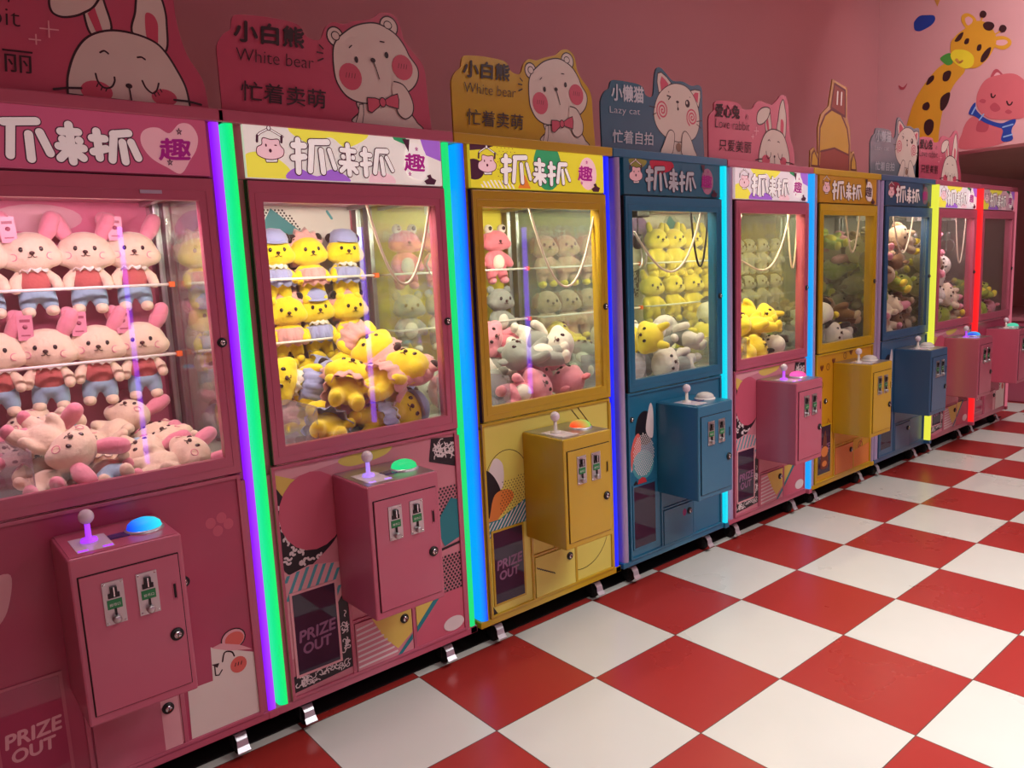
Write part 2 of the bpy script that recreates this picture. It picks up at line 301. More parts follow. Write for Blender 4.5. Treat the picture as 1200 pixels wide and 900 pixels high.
# ---- outlines of the printed figures (mm)
D = {
 'bear': {'board': [(16,2132),(16,2256),(15,2325),(29,2357),(62,2379),(75,2419),(130,2434),(190,2444),(297,2441),(313,2418),(350,2405),(380,2410),(393,2444),(428,2459),(473,2463),(561,2496),(601,2506),(643,2529),(687,2511),(684,2470),(723,2428),(742,2396),(784,2380),(793,2318),(800,2234),(815,2131)], 'head': [(455,2431),(504,2464),(568,2484),(615,2482),(667,2460),(702,2424),(720,2393),(752,2355),(749,2313),(716,2274),(645,2239),(594,2220),(513,2208),(453,2225),(419,2267),(411,2312),(413,2370),(427,2404)], 'body': [(502,2217),(497,2177),(480,2136),(744,2134),(735,2163),(713,2190),(678,2235)], 'tail': [(499,2203),(495,2176),(480,2138),(506,2138),(514,2171),(515,2205)], 'arm': [(645,2295),(683,2288),(710,2256),(722,2219),(713,2186),(682,2169),(654,2188),(645,2232),(634,2262),(639,2283)], 'bowl': [(531,2228),(563,2230),(593,2223),(576,2201),(546,2178),(531,2183)], 'bowr': [(594,2223),(629,2244),(656,2254),(661,2234),(657,2202),(626,2206),(598,2212)], 'mouth': [(565,2358),(576,2329),(586,2297)], 'brl': [(474,2387),(484,2396)], 'brr': [(599,2426),(615,2426)], 't1': [(72,2351),(304,2361),(78,2414)], 't2': [(72,2292),(334,2299),(76,2331)], 't3': [(76,2173),(366,2174),(82,2234)], 'm1': [(362,2379),(374,2369)], 'm2': [(351,2355),(371,2354)], 'm3': [(352,2328),(371,2337)], 'earl': (425,2417,31,31), 'earli': (426,2419,15,14), 'earr': (640,2483,36,34), 'earri': (636,2487,16,13), 'chl': (472,2292,44,45), 'chr': (686,2349,44,44), 'eyel': (499,2351,7,11), 'eyer': (622,2383,8,11), 'nose': (565,2358,10,8), 'knot': (592,2218,13,16)},
 'cat': {'board': [(-42,2096),(-48,2309),(-42,2353),(-15,2386),(20,2407),(47,2437),(148,2444),(236,2444),(260,2405),(318,2396),(332,2445),(338,2502),(364,2529),(406,2527),(475,2485),(583,2476),(685,2485),(706,2454),(708,2382),(726,2282),(733,2129)], 'head': [(439,2461),(510,2477),(583,2468),(638,2430),(674,2373),(683,2301),(653,2237),(596,2208),(505,2199),(416,2214),(352,2252),(325,2303),(332,2356),(369,2417)], 'earl': [(366,2417),(353,2468),(359,2508),(385,2516),(427,2498),(462,2473)], 'earli': [(382,2430),(375,2470),(387,2498),(414,2485),(441,2466)], 'earr': [(601,2452),(647,2464),(693,2464),(694,2430),(679,2379)], 'earri': [(628,2434),(652,2451),(678,2451),(670,2400)], 'pawl': [(370,2135),(398,2191),(430,2242),(456,2251),(477,2235),(473,2186),(451,2136)], 'pawr': [(540,2138),(534,2201),(544,2243),(569,2253),(606,2223),(633,2174),(652,2135)], 'body': [(451,2198),(550,2202),(544,2137),(445,2136)], 'wink': [(425,2412),(452,2409),(436,2395)], 'mouth': [(506,2390),(508,2354)], 'w1': [(291,2349),(333,2348)], 'w2': [(315,2312),(341,2322)], 'w3': [(659,2310),(702,2317)], 'w4': [(659,2296),(697,2279)], 'br': [(602,2423),(606,2421)], 'bl': [(435,2432),(439,2429)], 't1': [(25,2350),(246,2358),(28,2422)], 't2': [(11,2284),(220,2293),(12,2322)], 't3': [(25,2163),(311,2169),(28,2221)], 'chl': (389,2340,45,47), 'chr': (622,2326,45,45), 'eye': (586,2390,19,19), 'eyeh': (581,2394,7,8), 'nose': (506,2390,12,6), 'mo': (509,2357,7,8), 'btn': (510,2173,20,22)},
 'rab': {'head': [(477,2140),(483,2190),(508,2254),(546,2301),(603,2326),(666,2327),(719,2313),(749,2287),(776,2241),(797,2192),(804,2134),(618,2133)], 'earr': [(665,2324),(677,2389),(687,2439),(704,2480),(730,2500),(745,2459),(758,2422),(761,2369),(746,2287)], 'earri': [(703,2384),(723,2389),(735,2369),(734,2340),(727,2304),(702,2310)], 'earl': [(556,2307),(542,2363),(549,2404),(579,2433),(591,2421),(599,2394),(607,2327)], 'flop': [(542,2363),(517,2350),(486,2343),(464,2352),(460,2379),(472,2408),(509,2433),(562,2443),(594,2431),(571,2386)], 'earli': [(551,2363),(571,2382),(586,2317),(568,2315)], 'eyel': [(553,2203),(557,2182),(571,2167),(590,2171),(600,2187),(601,2199)], 'eyer': [(675,2198),(683,2179),(699,2166),(712,2175),(720,2196)], 'brl': [(571,2262),(582,2268),(592,2262)], 'brr': [(669,2262),(680,2264),(689,2259)], 'mouth': [(637,2177),(640,2137)], 'w1': [(444,2149),(477,2156),(512,2159)], 'w2': [(759,2153),(798,2153),(837,2147)], 't2': [(335,2304),(384,2303),(343,2338)], 't3': [(348,2182),(400,2182),(353,2228)], 's1': [(452,2326),(449,2284)], 's1b': [(430,2304),(473,2306)], 's2': [(418,2286),(416,2261)], 's2b': [(401,2272),(427,2273)], 'chl': (551,2155,41,29), 'chr': (732,2157,36,24), 'nose': (637,2179,9,7)},
 'rab4': {'board': [(-104,2109),(-101,2332),(-68,2400),(-19,2432),(201,2445),(254,2383),(362,2491),(629,2519),(667,2139)], 'head': [(335,2132),(345,2223),(400,2286),(476,2312),(553,2298),(625,2231),(655,2138)], 'eartop': [(531,2515)]},
 'duck': {'outer': [(9,2143),(21,2228),(55,2251),(136,2197),(100,2296),(94,2381),(128,2457),(225,2514),(275,2679),(443,2645),(455,2465),(505,2403),(516,2258),(547,2260),(591,2195),(594,2143)], 'top': [(225,2514),(275,2679),(443,2645),(455,2465)]},
 'marq': {'a1': [(240,2058),(234,1956)], 'a2': [(223,2040),(261,2041)], 'a3': [(219,2000),(259,2006)], 'b1': [(285,2054),(346,2058)], 'b2': [(289,2054),(276,1962)], 'b3': [(320,2029),(323,1959)], 'b4': [(350,2032),(367,1974)], 'c1': [(420,2053),(421,1956)], 'c2': [(396,2036),(445,2034)], 'c3': [(400,2014),(401,2013)], 'c3b': [(438,2013),(438,2012)], 'c4': [(389,1994),(451,1991)], 'c5': [(412,1986),(390,1967)], 'c6': [(430,1983),(448,1965)], 'd1': [(486,2043),(485,1957)], 'd2': [(473,2026),(506,2025)], 'd3': [(470,1992),(504,1996)], 'e1': [(535,2041),(574,2042)], 'e2': [(535,2041),(521,1967)], 'e3': [(550,2016),(555,1963)], 'e4': [(571,2020),(593,1977)], 'q': [(643,1979),(731,1979),(648,2040)], 'ham': [(126,2057),(148,2053),(174,2055),(179,2037),(190,2023),(185,2004),(165,1994),(142,1990),(117,1994),(99,2005),(101,2026),(117,2036),(119,2051)], 'claw': [(105,2062),(115,2071),(145,2087),(179,2070),(190,2065)], 'clawl': [(105,2062),(103,2044)], 'clawr': [(186,2065),(184,2047)], 'legs': [(123,1995),(128,1981),(164,1983),(168,1996)], 'he1': (131,2034,3,5), 'he2': (163,2036,5,2), 'hn': (144,2018,5,6), 'knob': (145,2088,6,7)},
 'm0marq': {'heart': [(703,2049),(734,2078),(766,2078),(784,2047),(777,2009),(755,1975),(724,1934),(687,1950),(646,1974),(623,2009),(624,2040),(643,2058),(673,2062)], 'b1': [(289,2047),(364,2054)], 'b2': [(306,2049),(295,1962)], 'b3': [(343,2019),(342,1955)], 'b4': [(369,2026),(388,1972)], 'c1': [(440,2051),(441,1953)], 'c2': [(419,2032),(461,2033)], 'c3': [(421,2011),(422,2010)], 'c3b': [(461,2011),(462,2010)], 'c4': [(410,1993),(470,1990)], 'c5': [(433,1984),(411,1961)], 'c6': [(444,1983),(467,1964)], 'd1': [(507,2039),(508,1967)], 'd2': [(494,2020),(526,2020)], 'd3': [(494,1983),(527,1993)], 'e1': [(549,2034),(590,2040)], 'e2': [(551,2035),(540,1963)], 'e3': [(571,2013),(574,1960)], 'e4': [(594,2015),(609,1972)], 'q': [(666,1970),(755,1975),(673,2031)]},
 'low': {'stripes': [(60,596),(70,628),(250,596),(247,479),(173,489),(64,488)], 'leop': [(59,872),(57,708),(203,667),(170,626),(111,615),(50,634),(48,834)], 'sq1': [(687,974),(797,963),(798,843),(671,885)], 'dots1': [(715,734),(782,743),(807,696),(720,669)], 'teal': [(760,707),(806,680),(798,560),(721,548),(714,670)], 'dots2': [(713,494),(798,478),(791,322),(705,324)], 'yel': [(395,339),(540,330),(532,228),(468,195),(423,267)], 'band': [(489,192),(520,181),(742,312),(695,327)], 'yel2': [(566,321),(695,327),(578,244)], 'lines': [(306,347),(428,328),(450,178),(300,181)], 'pr': [(69,508),(252,493),(243,196),(59,231)], 'sq2': [(46,215),(262,196),(261,135),(45,178)], 'white': [(702,151),(792,186),(787,120)], 'circ': (183,808,125,140)},
 'low2': {'line1': [(68,821),(95,867),(161,881),(226,856),(263,809)], 'fig': [(60,771),(104,756),(134,703),(136,610),(87,609),(61,628),(55,682)], 'org': [(70,678),(116,687),(164,663),(136,610),(85,583),(72,626)], 'dots': [(117,694),(258,676),(257,567),(109,577)], 'stripes': [(60,563),(158,565),(258,574),(258,512),(155,512),(60,510)], 'pr': [(78,512),(261,512),(253,222),(68,233)], 'door': [(309,388),(543,308),(539,147),(298,183)], 'arc': [(411,359),(446,292),(519,234),(618,220),(712,246),(756,309)], 'dash': [(632,978),(787,824)]},
 'low3': {'black': [(118,743),(141,796),(191,811),(227,791),(239,711),(189,730)], 'white': [(193,772),(228,815),(244,788),(242,705),(211,735)], 'org': [(34,720),(104,750),(153,731),(122,656),(51,631),(35,673)], 'pr': [(41,528),(241,504),(241,218),(52,225)], 'dots': (151,625,88,86), 'teal': (135,585,71,53), 'red': (128,519,28,24)},
 'low0': {'white': [(658,444),(801,369),(799,147),(571,139),(576,315),(654,318)], 'white2': [(501,313),(545,313),(544,165),(486,169)], 'eye': [(690,383),(700,411),(722,405),(729,388)], 'mo': [(660,379),(660,344),(671,339),(685,354)], 'earT': [(689,447),(704,481),(741,484),(771,449),(767,410)], 't': [(101,372),(241,364),(107,414)], 't2': [(114,321),(212,316),(118,354)], 'div': [(261,490),(257,252)], 'ear': (732,447,39,34), 'ear2': (735,444,31,26), 'ch': (740,354,27,28)},
 'mural': {'neck': [(-728,2346),(-733,2683),(-701,2843),(-656,2966),(-564,3101),(-450,3203),(-336,3201),(-258,3122),(-344,3015),(-415,2855),(-441,2716),(-451,2572),(-442,2310)], 'head': [(-380,3367),(-344,3420),(-272,3462),(-200,3497),(-128,3478),(-54,3391),(-29,3296),(-54,3227),(-101,3162),(-185,3121),(-305,3171),(-368,3255)], 'earl': [(-256,3451),(-300,3523),(-298,3576),(-254,3579),(-202,3535),(-185,3485),(-227,3451)], 'earr': [(-58,3333),(18,3328),(75,3285),(77,3240),(23,3220),(-56,3272)], 'earli': [(-258,3489),(-275,3539),(-246,3550),(-215,3516),(-231,3482)], 'earri': [(-29,3303),(33,3295),(55,3267),(21,3253),(-28,3273)], 'muzzle': [(-376,3280),(-340,3307),(-250,3277),(-196,3215),(-201,3147),(-259,3134),(-336,3193),(-370,3240)], 'leaf': [(-460,3269),(-384,3290),(-359,3206),(-396,3191),(-435,3224)], 'p1': [(-350,3383),(-314,3428),(-282,3432),(-298,3385),(-327,3369)], 'p2': [(-141,3164),(-131,3215),(-90,3258),(-65,3256),(-81,3196),(-115,3158)], 'n1': [(-571,3070),(-549,3122),(-510,3133),(-509,3097),(-547,3065)], 'n2': [(-435,3082),(-428,3135),(-387,3147),(-366,3122),(-384,3071),(-414,3061)], 'n3': [(-445,2837),(-445,2925),(-403,2961),(-369,2954),(-384,2873),(-421,2821)], 'n4': [(-594,2865),(-589,2904),(-550,2916),(-533,2877),(-555,2846)], 'n5': [(-574,2673),(-571,2746),(-529,2767),(-496,2733),(-502,2661),(-540,2627)], 'e1': [(-274,3349),(-261,3376),(-236,3370),(-240,3336),(-263,3331)], 'e2': [(-174,3268),(-166,3302),(-140,3299),(-142,3260),(-161,3253)], 'h1': [(-162,3542),(-153,3567),(-129,3564),(-111,3537),(-122,3511),(-151,3518)], 'h2': [(-12,3388),(-2,3415),(24,3412),(43,3384),(31,3358),(3,3362)], 'tuft': [(-134,3457),(-106,3472),(-63,3453),(-48,3419),(-75,3394),(-118,3415)], 'st1': [(-143,3512),(-159,3471)], 'st2': [(-4,3371),(-38,3357)], 'nose': [(-329,3223),(-306,3194),(-284,3201)], 'cloud': [(-692,3603),(-685,3633),(-646,3663),(-590,3655),(-527,3635),(-515,3596),(-540,3563),(-586,3544),(-642,3535),(-682,3556)], 'pig': [(-159,2838),(-148,2929),(-94,3009),(4,3026),(114,3010),(198,2932),(270,2815),(262,2713),(198,2651),(75,2657),(-52,2687),(-127,2755)], 'piear': [(-58,2986),(-47,3060),(-12,3075),(39,3011),(47,2979)], 'pieari': [(-40,2998),(-28,3040),(-4,3046),(26,2999)], 'pe1': [(-49,2886),(-45,2862),(-31,2853),(-20,2868)], 'pe2': [(69,2802),(81,2774),(98,2771),(108,2787)], 'psn': [(-54,2787),(-22,2809),(14,2778),(23,2746),(-12,2734),(-44,2755)], 'pch1': [(-138,2842),(-117,2858),(-87,2840),(-101,2819)], 'pch2': [(59,2721),(83,2735),(111,2711),(87,2698)], 'scarf': [(-215,2755),(-195,2814),(-166,2837),(-157,2776),(-81,2693),(35,2634),(137,2650),(126,2596),(65,2583),(-79,2654),(-169,2728)], 'tail': [(28,2620),(131,2648),(114,2560),(127,2490),(69,2479),(40,2503),(51,2570)], 'pbody': [(-271,2472),(-261,2606),(-227,2695),(-169,2724),(-79,2654),(36,2603),(56,2470)], 'puff': [(-150,2603),(-138,2679),(-95,2680),(-57,2634),(-77,2584)], 'bird': [(-809,3112),(-771,3087),(-734,3113),(-757,3068),(-791,3072)]},
}
PILES = [[(340,272,90,473,367,70,333),(568,610,90,420,539,70,125),(152,608,90,314,630,70,270),(684,135,90,725,294,70,261),(683,472,90,725,630,70,317),(482,135,90,320,115,70,224),(368,429,174,527,468,150,270),(583,275,140,716,356,195,125),(688,610,224,525,630,243,97),(437,230,236,568,130,225,322),(145,390,90,268,498,70,154),(481,488,301,632,461,241,347),(705,207,254,603,332,288,238)],[(502,135,90,665,115,70,93),(145,610,90,307,630,70,139),(418,474,90,581,454,70,299),(705,341,90,725,504,70,265),(609,610,90,446,630,70,136),(340,211,90,299,370,70,4),(493,572,222,656,548,230,287),(256,491,165,140,390,105,96),(501,315,90,622,220,151,209),(406,143,243,390,304,210,9),(170,610,268,322,629,209,238),(705,295,264,725,143,204,139),(573,411,224,519,256,238,178)],[(705,468,90,725,630,70,333),(552,560,90,563,397,70,302),(661,135,90,499,115,70,261),(145,410,90,307,386,70,172),(399,258,91,320,115,70,303),(381,610,90,434,455,70,268),(562,441,224,725,426,243,237),(145,610,90,267,506,128,329),(705,298,148,558,257,87,228),(650,306,319,651,468,354,131),(667,610,219,503,630,225,199),(145,531,253,265,630,197,70),(261,395,243,416,385,189,69),(704,135,265,552,115,204,261),(494,258,244,412,128,184,282)],[(705,610,90,725,448,70,210),(563,135,90,725,115,70,6),(705,610,269,591,507,209,319),(528,591,90,369,630,70,138),(681,297,90,589,433,70,60),(145,610,90,283,524,70,121),(322,610,296,474,630,236,213),(504,303,90,434,451,70,13),(468,410,229,380,536,169,231),(579,277,267,637,127,231,219),(705,399,233,725,235,230,82),(470,553,375,614,630,398,153),(378,273,300,228,241,239,69),(145,431,90,304,391,70,7),(145,610,268,250,502,204,210),(592,423,369,725,517,397,160),(705,135,375,725,297,355,303),(340,252,126,409,115,70,71),(145,374,260,302,378,211,158),(210,610,435,125,482,375,240),(476,135,246,320,115,197,24),(275,135,348,125,115,285,127),(599,261,445,548,115,387,246),(280,445,355,435,397,384,88),(461,610,545,338,519,484,131),(145,610,602,304,630,563,207),(173,272,404,125,115,423,147),(615,523,515,714,399,470,315),(411,143,465,364,300,455,309),(560,135,566,471,271,539,300),(145,410,516,307,395,541,153),(463,430,537,613,368,562,68),(705,603,648,725,447,601,229),(278,502,655,379,630,681,154),(145,135,579,278,211,518,182),(225,279,652,296,131,631,234),(145,542,769,125,390,708,338),(534,299,683,426,183,637,290),(370,361,719,440,504,676,44),(595,468,690,690,334,675,326),(188,135,754,336,207,742,243),(573,135,745,725,115,684,114)],[(287,610,90,125,630,70,217),(704,277,90,725,115,70,111),(145,475,90,308,457,70,88),(705,596,90,545,630,70,25),(569,135,90,547,297,70,125),(462,488,90,611,421,70,4),(575,558,209,436,630,158,59),(572,135,269,725,115,210,21),(145,610,264,125,459,326,100),(705,420,198,725,265,248,125),(317,559,258,462,630,295,212),(340,135,115,468,217,178,279),(519,367,211,360,410,220,224),(613,434,350,713,550,290,57),(391,323,90,245,370,151,321),(245,269,269,125,370,219,263),(275,419,363,233,576,393,179),(595,610,380,725,519,425,231),(386,135,288,232,115,231,183),(411,304,343,297,200,403,60),(145,151,360,125,315,362,230),(495,169,426,625,251,365,355),(442,487,365,363,629,394,277),(705,357,503,725,509,563,65),(655,184,507,556,311,471,43),(145,445,484,125,281,497,334),(357,137,537,350,295,490,327),(601,610,559,449,592,499,269),(449,414,529,464,253,559,273),(177,135,536,240,282,576,51),(598,297,634,598,451,574,292),(197,610,544,326,526,484,69)],[(722,117,72,592,101,56,338),(271,372,72,401,356,56,260),(458,628,72,588,644,56,64),(127,628,72,257,644,56,223),(613,226,72,541,335,56,202),(237,512,72,365,541,56,274),(324,235,72,306,105,56,290),(468,231,72,480,101,56,107),(723,514,72,739,644,56,49),(394,132,145,306,216,197,228),(486,449,72,617,444,56,2),(362,329,175,366,446,115,283),(127,372,72,111,502,56,180),(721,371,72,739,242,56,358),(663,616,155,574,540,95,354),(339,628,153,429,531,151,81)]]
def mm(v):
    if isinstance(v, list): return [mm(a) for a in v]
    if isinstance(v, tuple): return tuple(mm(a) for a in v)
    return v / 1000.0
A = {k: {n: mm(p) for n, p in d.items()} for k, d in D.items()}
P = 0.8858

# ---------------------------------------------------------------- the room
WALL = mat('pink_wall_paint', 'c98c92', 0.75, var=0.04, vscale=1.5, bump=0.15, bscale=60)
WALL2 = mat('pale_pink_wall_paint', 'dba0a5', 0.75, var=0.03, vscale=1.5, bump=0.15, bscale=60)
BROWN = mat('brown_wall_panel', 'a98a80', 0.4, var=0.15)
struct(MB().box(-4, 12, -7, 1.0, -0.1, 0, floor_mat()).build('floor'))
struct(MB().box(-4.1, 12.1, 1.0, 1.12, 0, CEIL, WALL).build('wall_back'))
struct(MB().box(-4.12, -4, -7, 1.0, 0, CEIL, WALL).build('wall_left'))
struct(MB().box(-4.1, 12.1, -7.12, -7, 0, CEIL, WALL).build('wall_front'))
struct(MB().box(6.55, 6.8, -7, 1.0, 2.45, CEIL, WALL2).build('wall_bulkhead'))
struct(MB().box(6.8, 12, -7, 1.0, 2.45, 2.6, BROWN).build('ceiling_low'))
struct(MB().box(12, 12.12, -7, 1.0, 0, 2.6, BROWN).build('wall_right'))
struct(MB().box(-4, 6.55, -7, 1.0, CEIL, CEIL + 0.1, mat('ceiling_paint', 'b88a88', 0.8)).build('ceiling'))
struct(MB().box(-4, 12, 0.982, 1.0, 0, 0.09, mat('skirting', '3c2a2c', 0.6)).build('baseboard_back'))
for x, y, p in LAMPS:
    z = CEIL if x < 6.5 else 2.45
    t = thing('ceiling_or_fill_light', 'rectangular white ceiling light or added fill light over the checkered floor', 'ceiling light', (x, y, z), 0, 'ceiling lights of the arcade')  # the last of these houses the added wall-brightening lamp
    MB().box(-0.6, 0.6, -0.3, 0.3, -0.05, 0, WHITE).frame(-0.6, 0.6, -0.3, 0.3, 0.03, 0, 0.001, WHITE).build('housing', t)

struct(MB().box(-1.2, 7.3, 0.09, 0.85, 0, 0.004, mat('black_shade_sheet', '101012', 0.85)).build('shade_strip_1'))  # black sheet on the floor, painting in the shade beneath the cabinets

# paintings on the bulkhead (its face looks towards -x)
MY = mat('mural_yellow', 'e0a028', 0.7); MD = mat('mural_brown', '3a0f16', 0.7); MLY = mat('mural_lemon', 'f0dc30', 0.7); MG = mat('mural_green', '4c9a3c', 0.7)
MB_ = mat('mural_blue', '1c3c9c', 0.7); MP = mat('mural_pink', 'd0646e', 0.7); MP2 = mat('mural_rose', 'b84858', 0.7); MPL = mat('mural_pale_pink', 'e6a8b0', 0.7)
MO = mat('mural_orange', 'd09040', 0.7); WHT = mat('print_white', 'eeeae6', 0.5)
m = A['mural']; MLB = mat('mural_light_blue', '8fb0e0', 0.7)
m.update(sl1=[(-0.19, 2.75), (-0.165, 2.80)], sl2=[(-0.13, 2.69), (-0.10, 2.73)], sl3=[(0.05, 2.60), (0.12, 2.61)], sl4=[(0.06, 2.52), (0.12, 2.53)])
def mural(name, label, cat, items):
    a = Art(-0.002)
    for it in items:
        k, mt = it[0], it[1]
        if len(it) > 2 and it[2] == 's': a.stroke(m[k], it[3], mt, sm=len(m[k]) > 2)
        else: a.poly(m[k], mt, sm=True)
    o = a.build(name); tag(o, label, cat); o.location = (6.548, 0, 0); o.rotation_euler = (0, 0, -PI / 2); return o
mural('giraffe_painting', 'yellow giraffe with brown spots and a green leaf, painted on the pink wall', 'painting',
      [('neck', MY), ('leaf', MG), ('earl', MY), ('earr', MY), ('earli', MPL), ('earri', MPL), ('st1', MY, 's', 0.012), ('st2', MY, 's', 0.012), ('head', MY), ('muzzle', MLY), ('p1', MD), ('p2', MD),
       ('n1', MD), ('n2', MD), ('n3', MD), ('n4', MD), ('n5', MD), ('e1', MD), ('e2', MD), ('h1', MD), ('h2', MD), ('tuft', MD), ('nose', MO, 's', 0.02)])
mural('pig_painting', 'sleeping pink pig in a blue striped scarf, painted on the pink wall', 'painting',
      [('pbody', MP), ('puff', MP2), ('piear', MP2), ('pieari', MPL), ('pig', MP), ('pe1', MD, 's', 0.012), ('pe2', MD, 's', 0.012), ('pch1', MP2), ('pch2', MP2), ('psn', MP2), ('scarf', MB_), ('tail', MB_)] + [(q, MLB, 's', 0.012) for q in ('sl1', 'sl2', 'sl3', 'sl4')])
mural('cloud_painting', 'small dark blue cloud painted on the pink wall left of the giraffe', 'painting', [('cloud', MB_)])
mural('bird_painting', 'faint small rose bird mark painted on the wall near the corner', 'painting', [('bird', MP2)])
def yellow_star():
    a = Art(-0.002); pts = [(-0.50 + 0.13 * (1 if i % 2 else 0.45) * math.sin(i * PI / 5), 3.83 + 0.13 * (1 if i % 2 else 0.45) * math.cos(i * PI / 5)) for i in range(10)]
    a.poly(pts, MO); o = a.build('star_painting'); tag(o, 'yellow star shape painted at the top of the pink wall', 'painting'); o.location = (6.548, 0, 0); o.rotation_euler = (0, 0, -PI / 2)
yellow_star()
# ---------------------------------------------------------------- claw machines
W_ = 0.85; OX = -W_ / 2
BODY = {'pink': mat('pink_enamel', 'b65a72', 0.33, coat=0.3, var=0.05), 'yellow': mat('yellow_enamel', 'bb9a1c', 0.33, coat=0.3, var=0.05),
        'teal': mat('teal_enamel', '1f6a8c', 0.33, coat=0.3, var=0.05), 'gold': mat('golden_enamel', 'c4a010', 0.35, coat=0.3, var=0.05),
        'slate': mat('slate_blue_enamel', '345f86', 0.35, coat=0.3, var=0.05)}
BW = mat('body_shadow_gap', '1a0c10', 0.8)
PK = mat('print_pink', 'c45a72', 0.45); PPK = mat('print_pale_pink', 'd9a0a8', 0.45); PTEAL = mat('print_teal', '127a86', 0.45); PYEL = mat('print_yellow', 'd8c05c', 0.45)
PBLK = mat('print_black', '16101a', 0.45); PPUR = mat('print_purple', '8a5cb0', 0.45); PWHT = mat('print_off_white', 'd9cfd0', 0.45); PORG = mat('print_orange', 'd8803a', 0.45); PRED = mat('print_red', 'c03038', 0.45)
PCOR = mat('print_coral', 'd4625a', 0.45); PAQ = mat('print_aqua', '4a9aa6', 0.45); PGRN = mat('print_green', '2f8a58', 0.45); PMAG = mat('print_magenta', '8c1a6a', 0.45); PBRN = mat('print_brown', '6a2c18', 0.45)
PRS = mat('print_rose', 'c8808e', 0.45); FT = mat('faint_text', '86587c', 0.5); SMOKEP = glass_mat('pink_acrylic', 'b04868', 1.4, 0.05, 0.8)
PLEM = mat('print_lemon', 'd6cc62', 0.45); CREAM = mat('print_cream', 'ddd3cc', 0.45); DROSE = mat('print_dark_rose', '7a2038', 0.45); GREYT = mat('print_grey_text', 'b8a0b0', 0.5)
GREENL = mat('green_label', '1f7a46', 0.5)

def rnd_squiggles(a, poly, m, n, w, rr, L=0.045):
    xs = [p[0] for p in poly]; zs = [p[1] for p in poly]
    k = 0; tries = 0
    while k < n and tries < n * 20:
        tries += 1
        x, z = rr.uniform(min(xs), max(xs)), rr.uniform(min(zs), max(zs)); t = rr.uniform(0, 2 * PI); pts = [(x, z)]; cu = rr.choice((-1, 1)) * rr.uniform(0.6, 1.1)
        for i in range(6):
            if i == 3: cu = -cu
            t += cu; x += math.cos(t) * L / 6; z += math.sin(t) * L / 6; pts.append((x, z))
        if all(inside(p, poly) for p in pts):
            a.y += a.st * 0.98                                          # keep them in (almost) one layer
            a.stroke(pts, w, m); k += 1
def dots(a, poly, m, step, r, clipc=None):
    xs = [p[0] for p in poly]; zs = [p[1] for p in poly]; a.nxt(); z = min(zs); row = 0
    while z < max(zs):
        x = min(xs) + (step / 2 if row % 2 else 0)
        while x < max(xs):
            if inside((x, z), poly): a.b.add([(px + a.dx, a.y, pz) for px, pz in circ((x, z, r, r), 6)], [list(range(6))], m)
            x += step
        z += step * 0.7; row += 1
def diag(a, poly, m, step, w, slope=1.0, L=2.0):
    """diagonal stripes clipped to a polygon by short cells"""
    xs = [p[0] for p in poly]; zs = [p[1] for p in poly]; a.nxt(); d = 0.006
    c = min(xs) - L
    while c < max(xs) + L:
        z = min(zs); run = None
        while z <= max(zs) + d:
            x = c + (z - min(zs)) * slope; ok = inside((x, z), poly)
            if ok and run is None: run = z
            if not ok and run is not None:
                x0 = c + (run - min(zs)) * slope; x1 = c + (z - d - min(zs)) * slope
                if z - d > run: a.b.add([(x0 - w / 2 + a.dx, a.y, run), (x0 + w / 2 + a.dx, a.y, run), (x1 + w / 2 + a.dx, a.y, z - d), (x1 - w / 2 + a.dx, a.y, z - d)], [(0, 1, 2, 3)], m)
                run = None
            z += d
        c += step

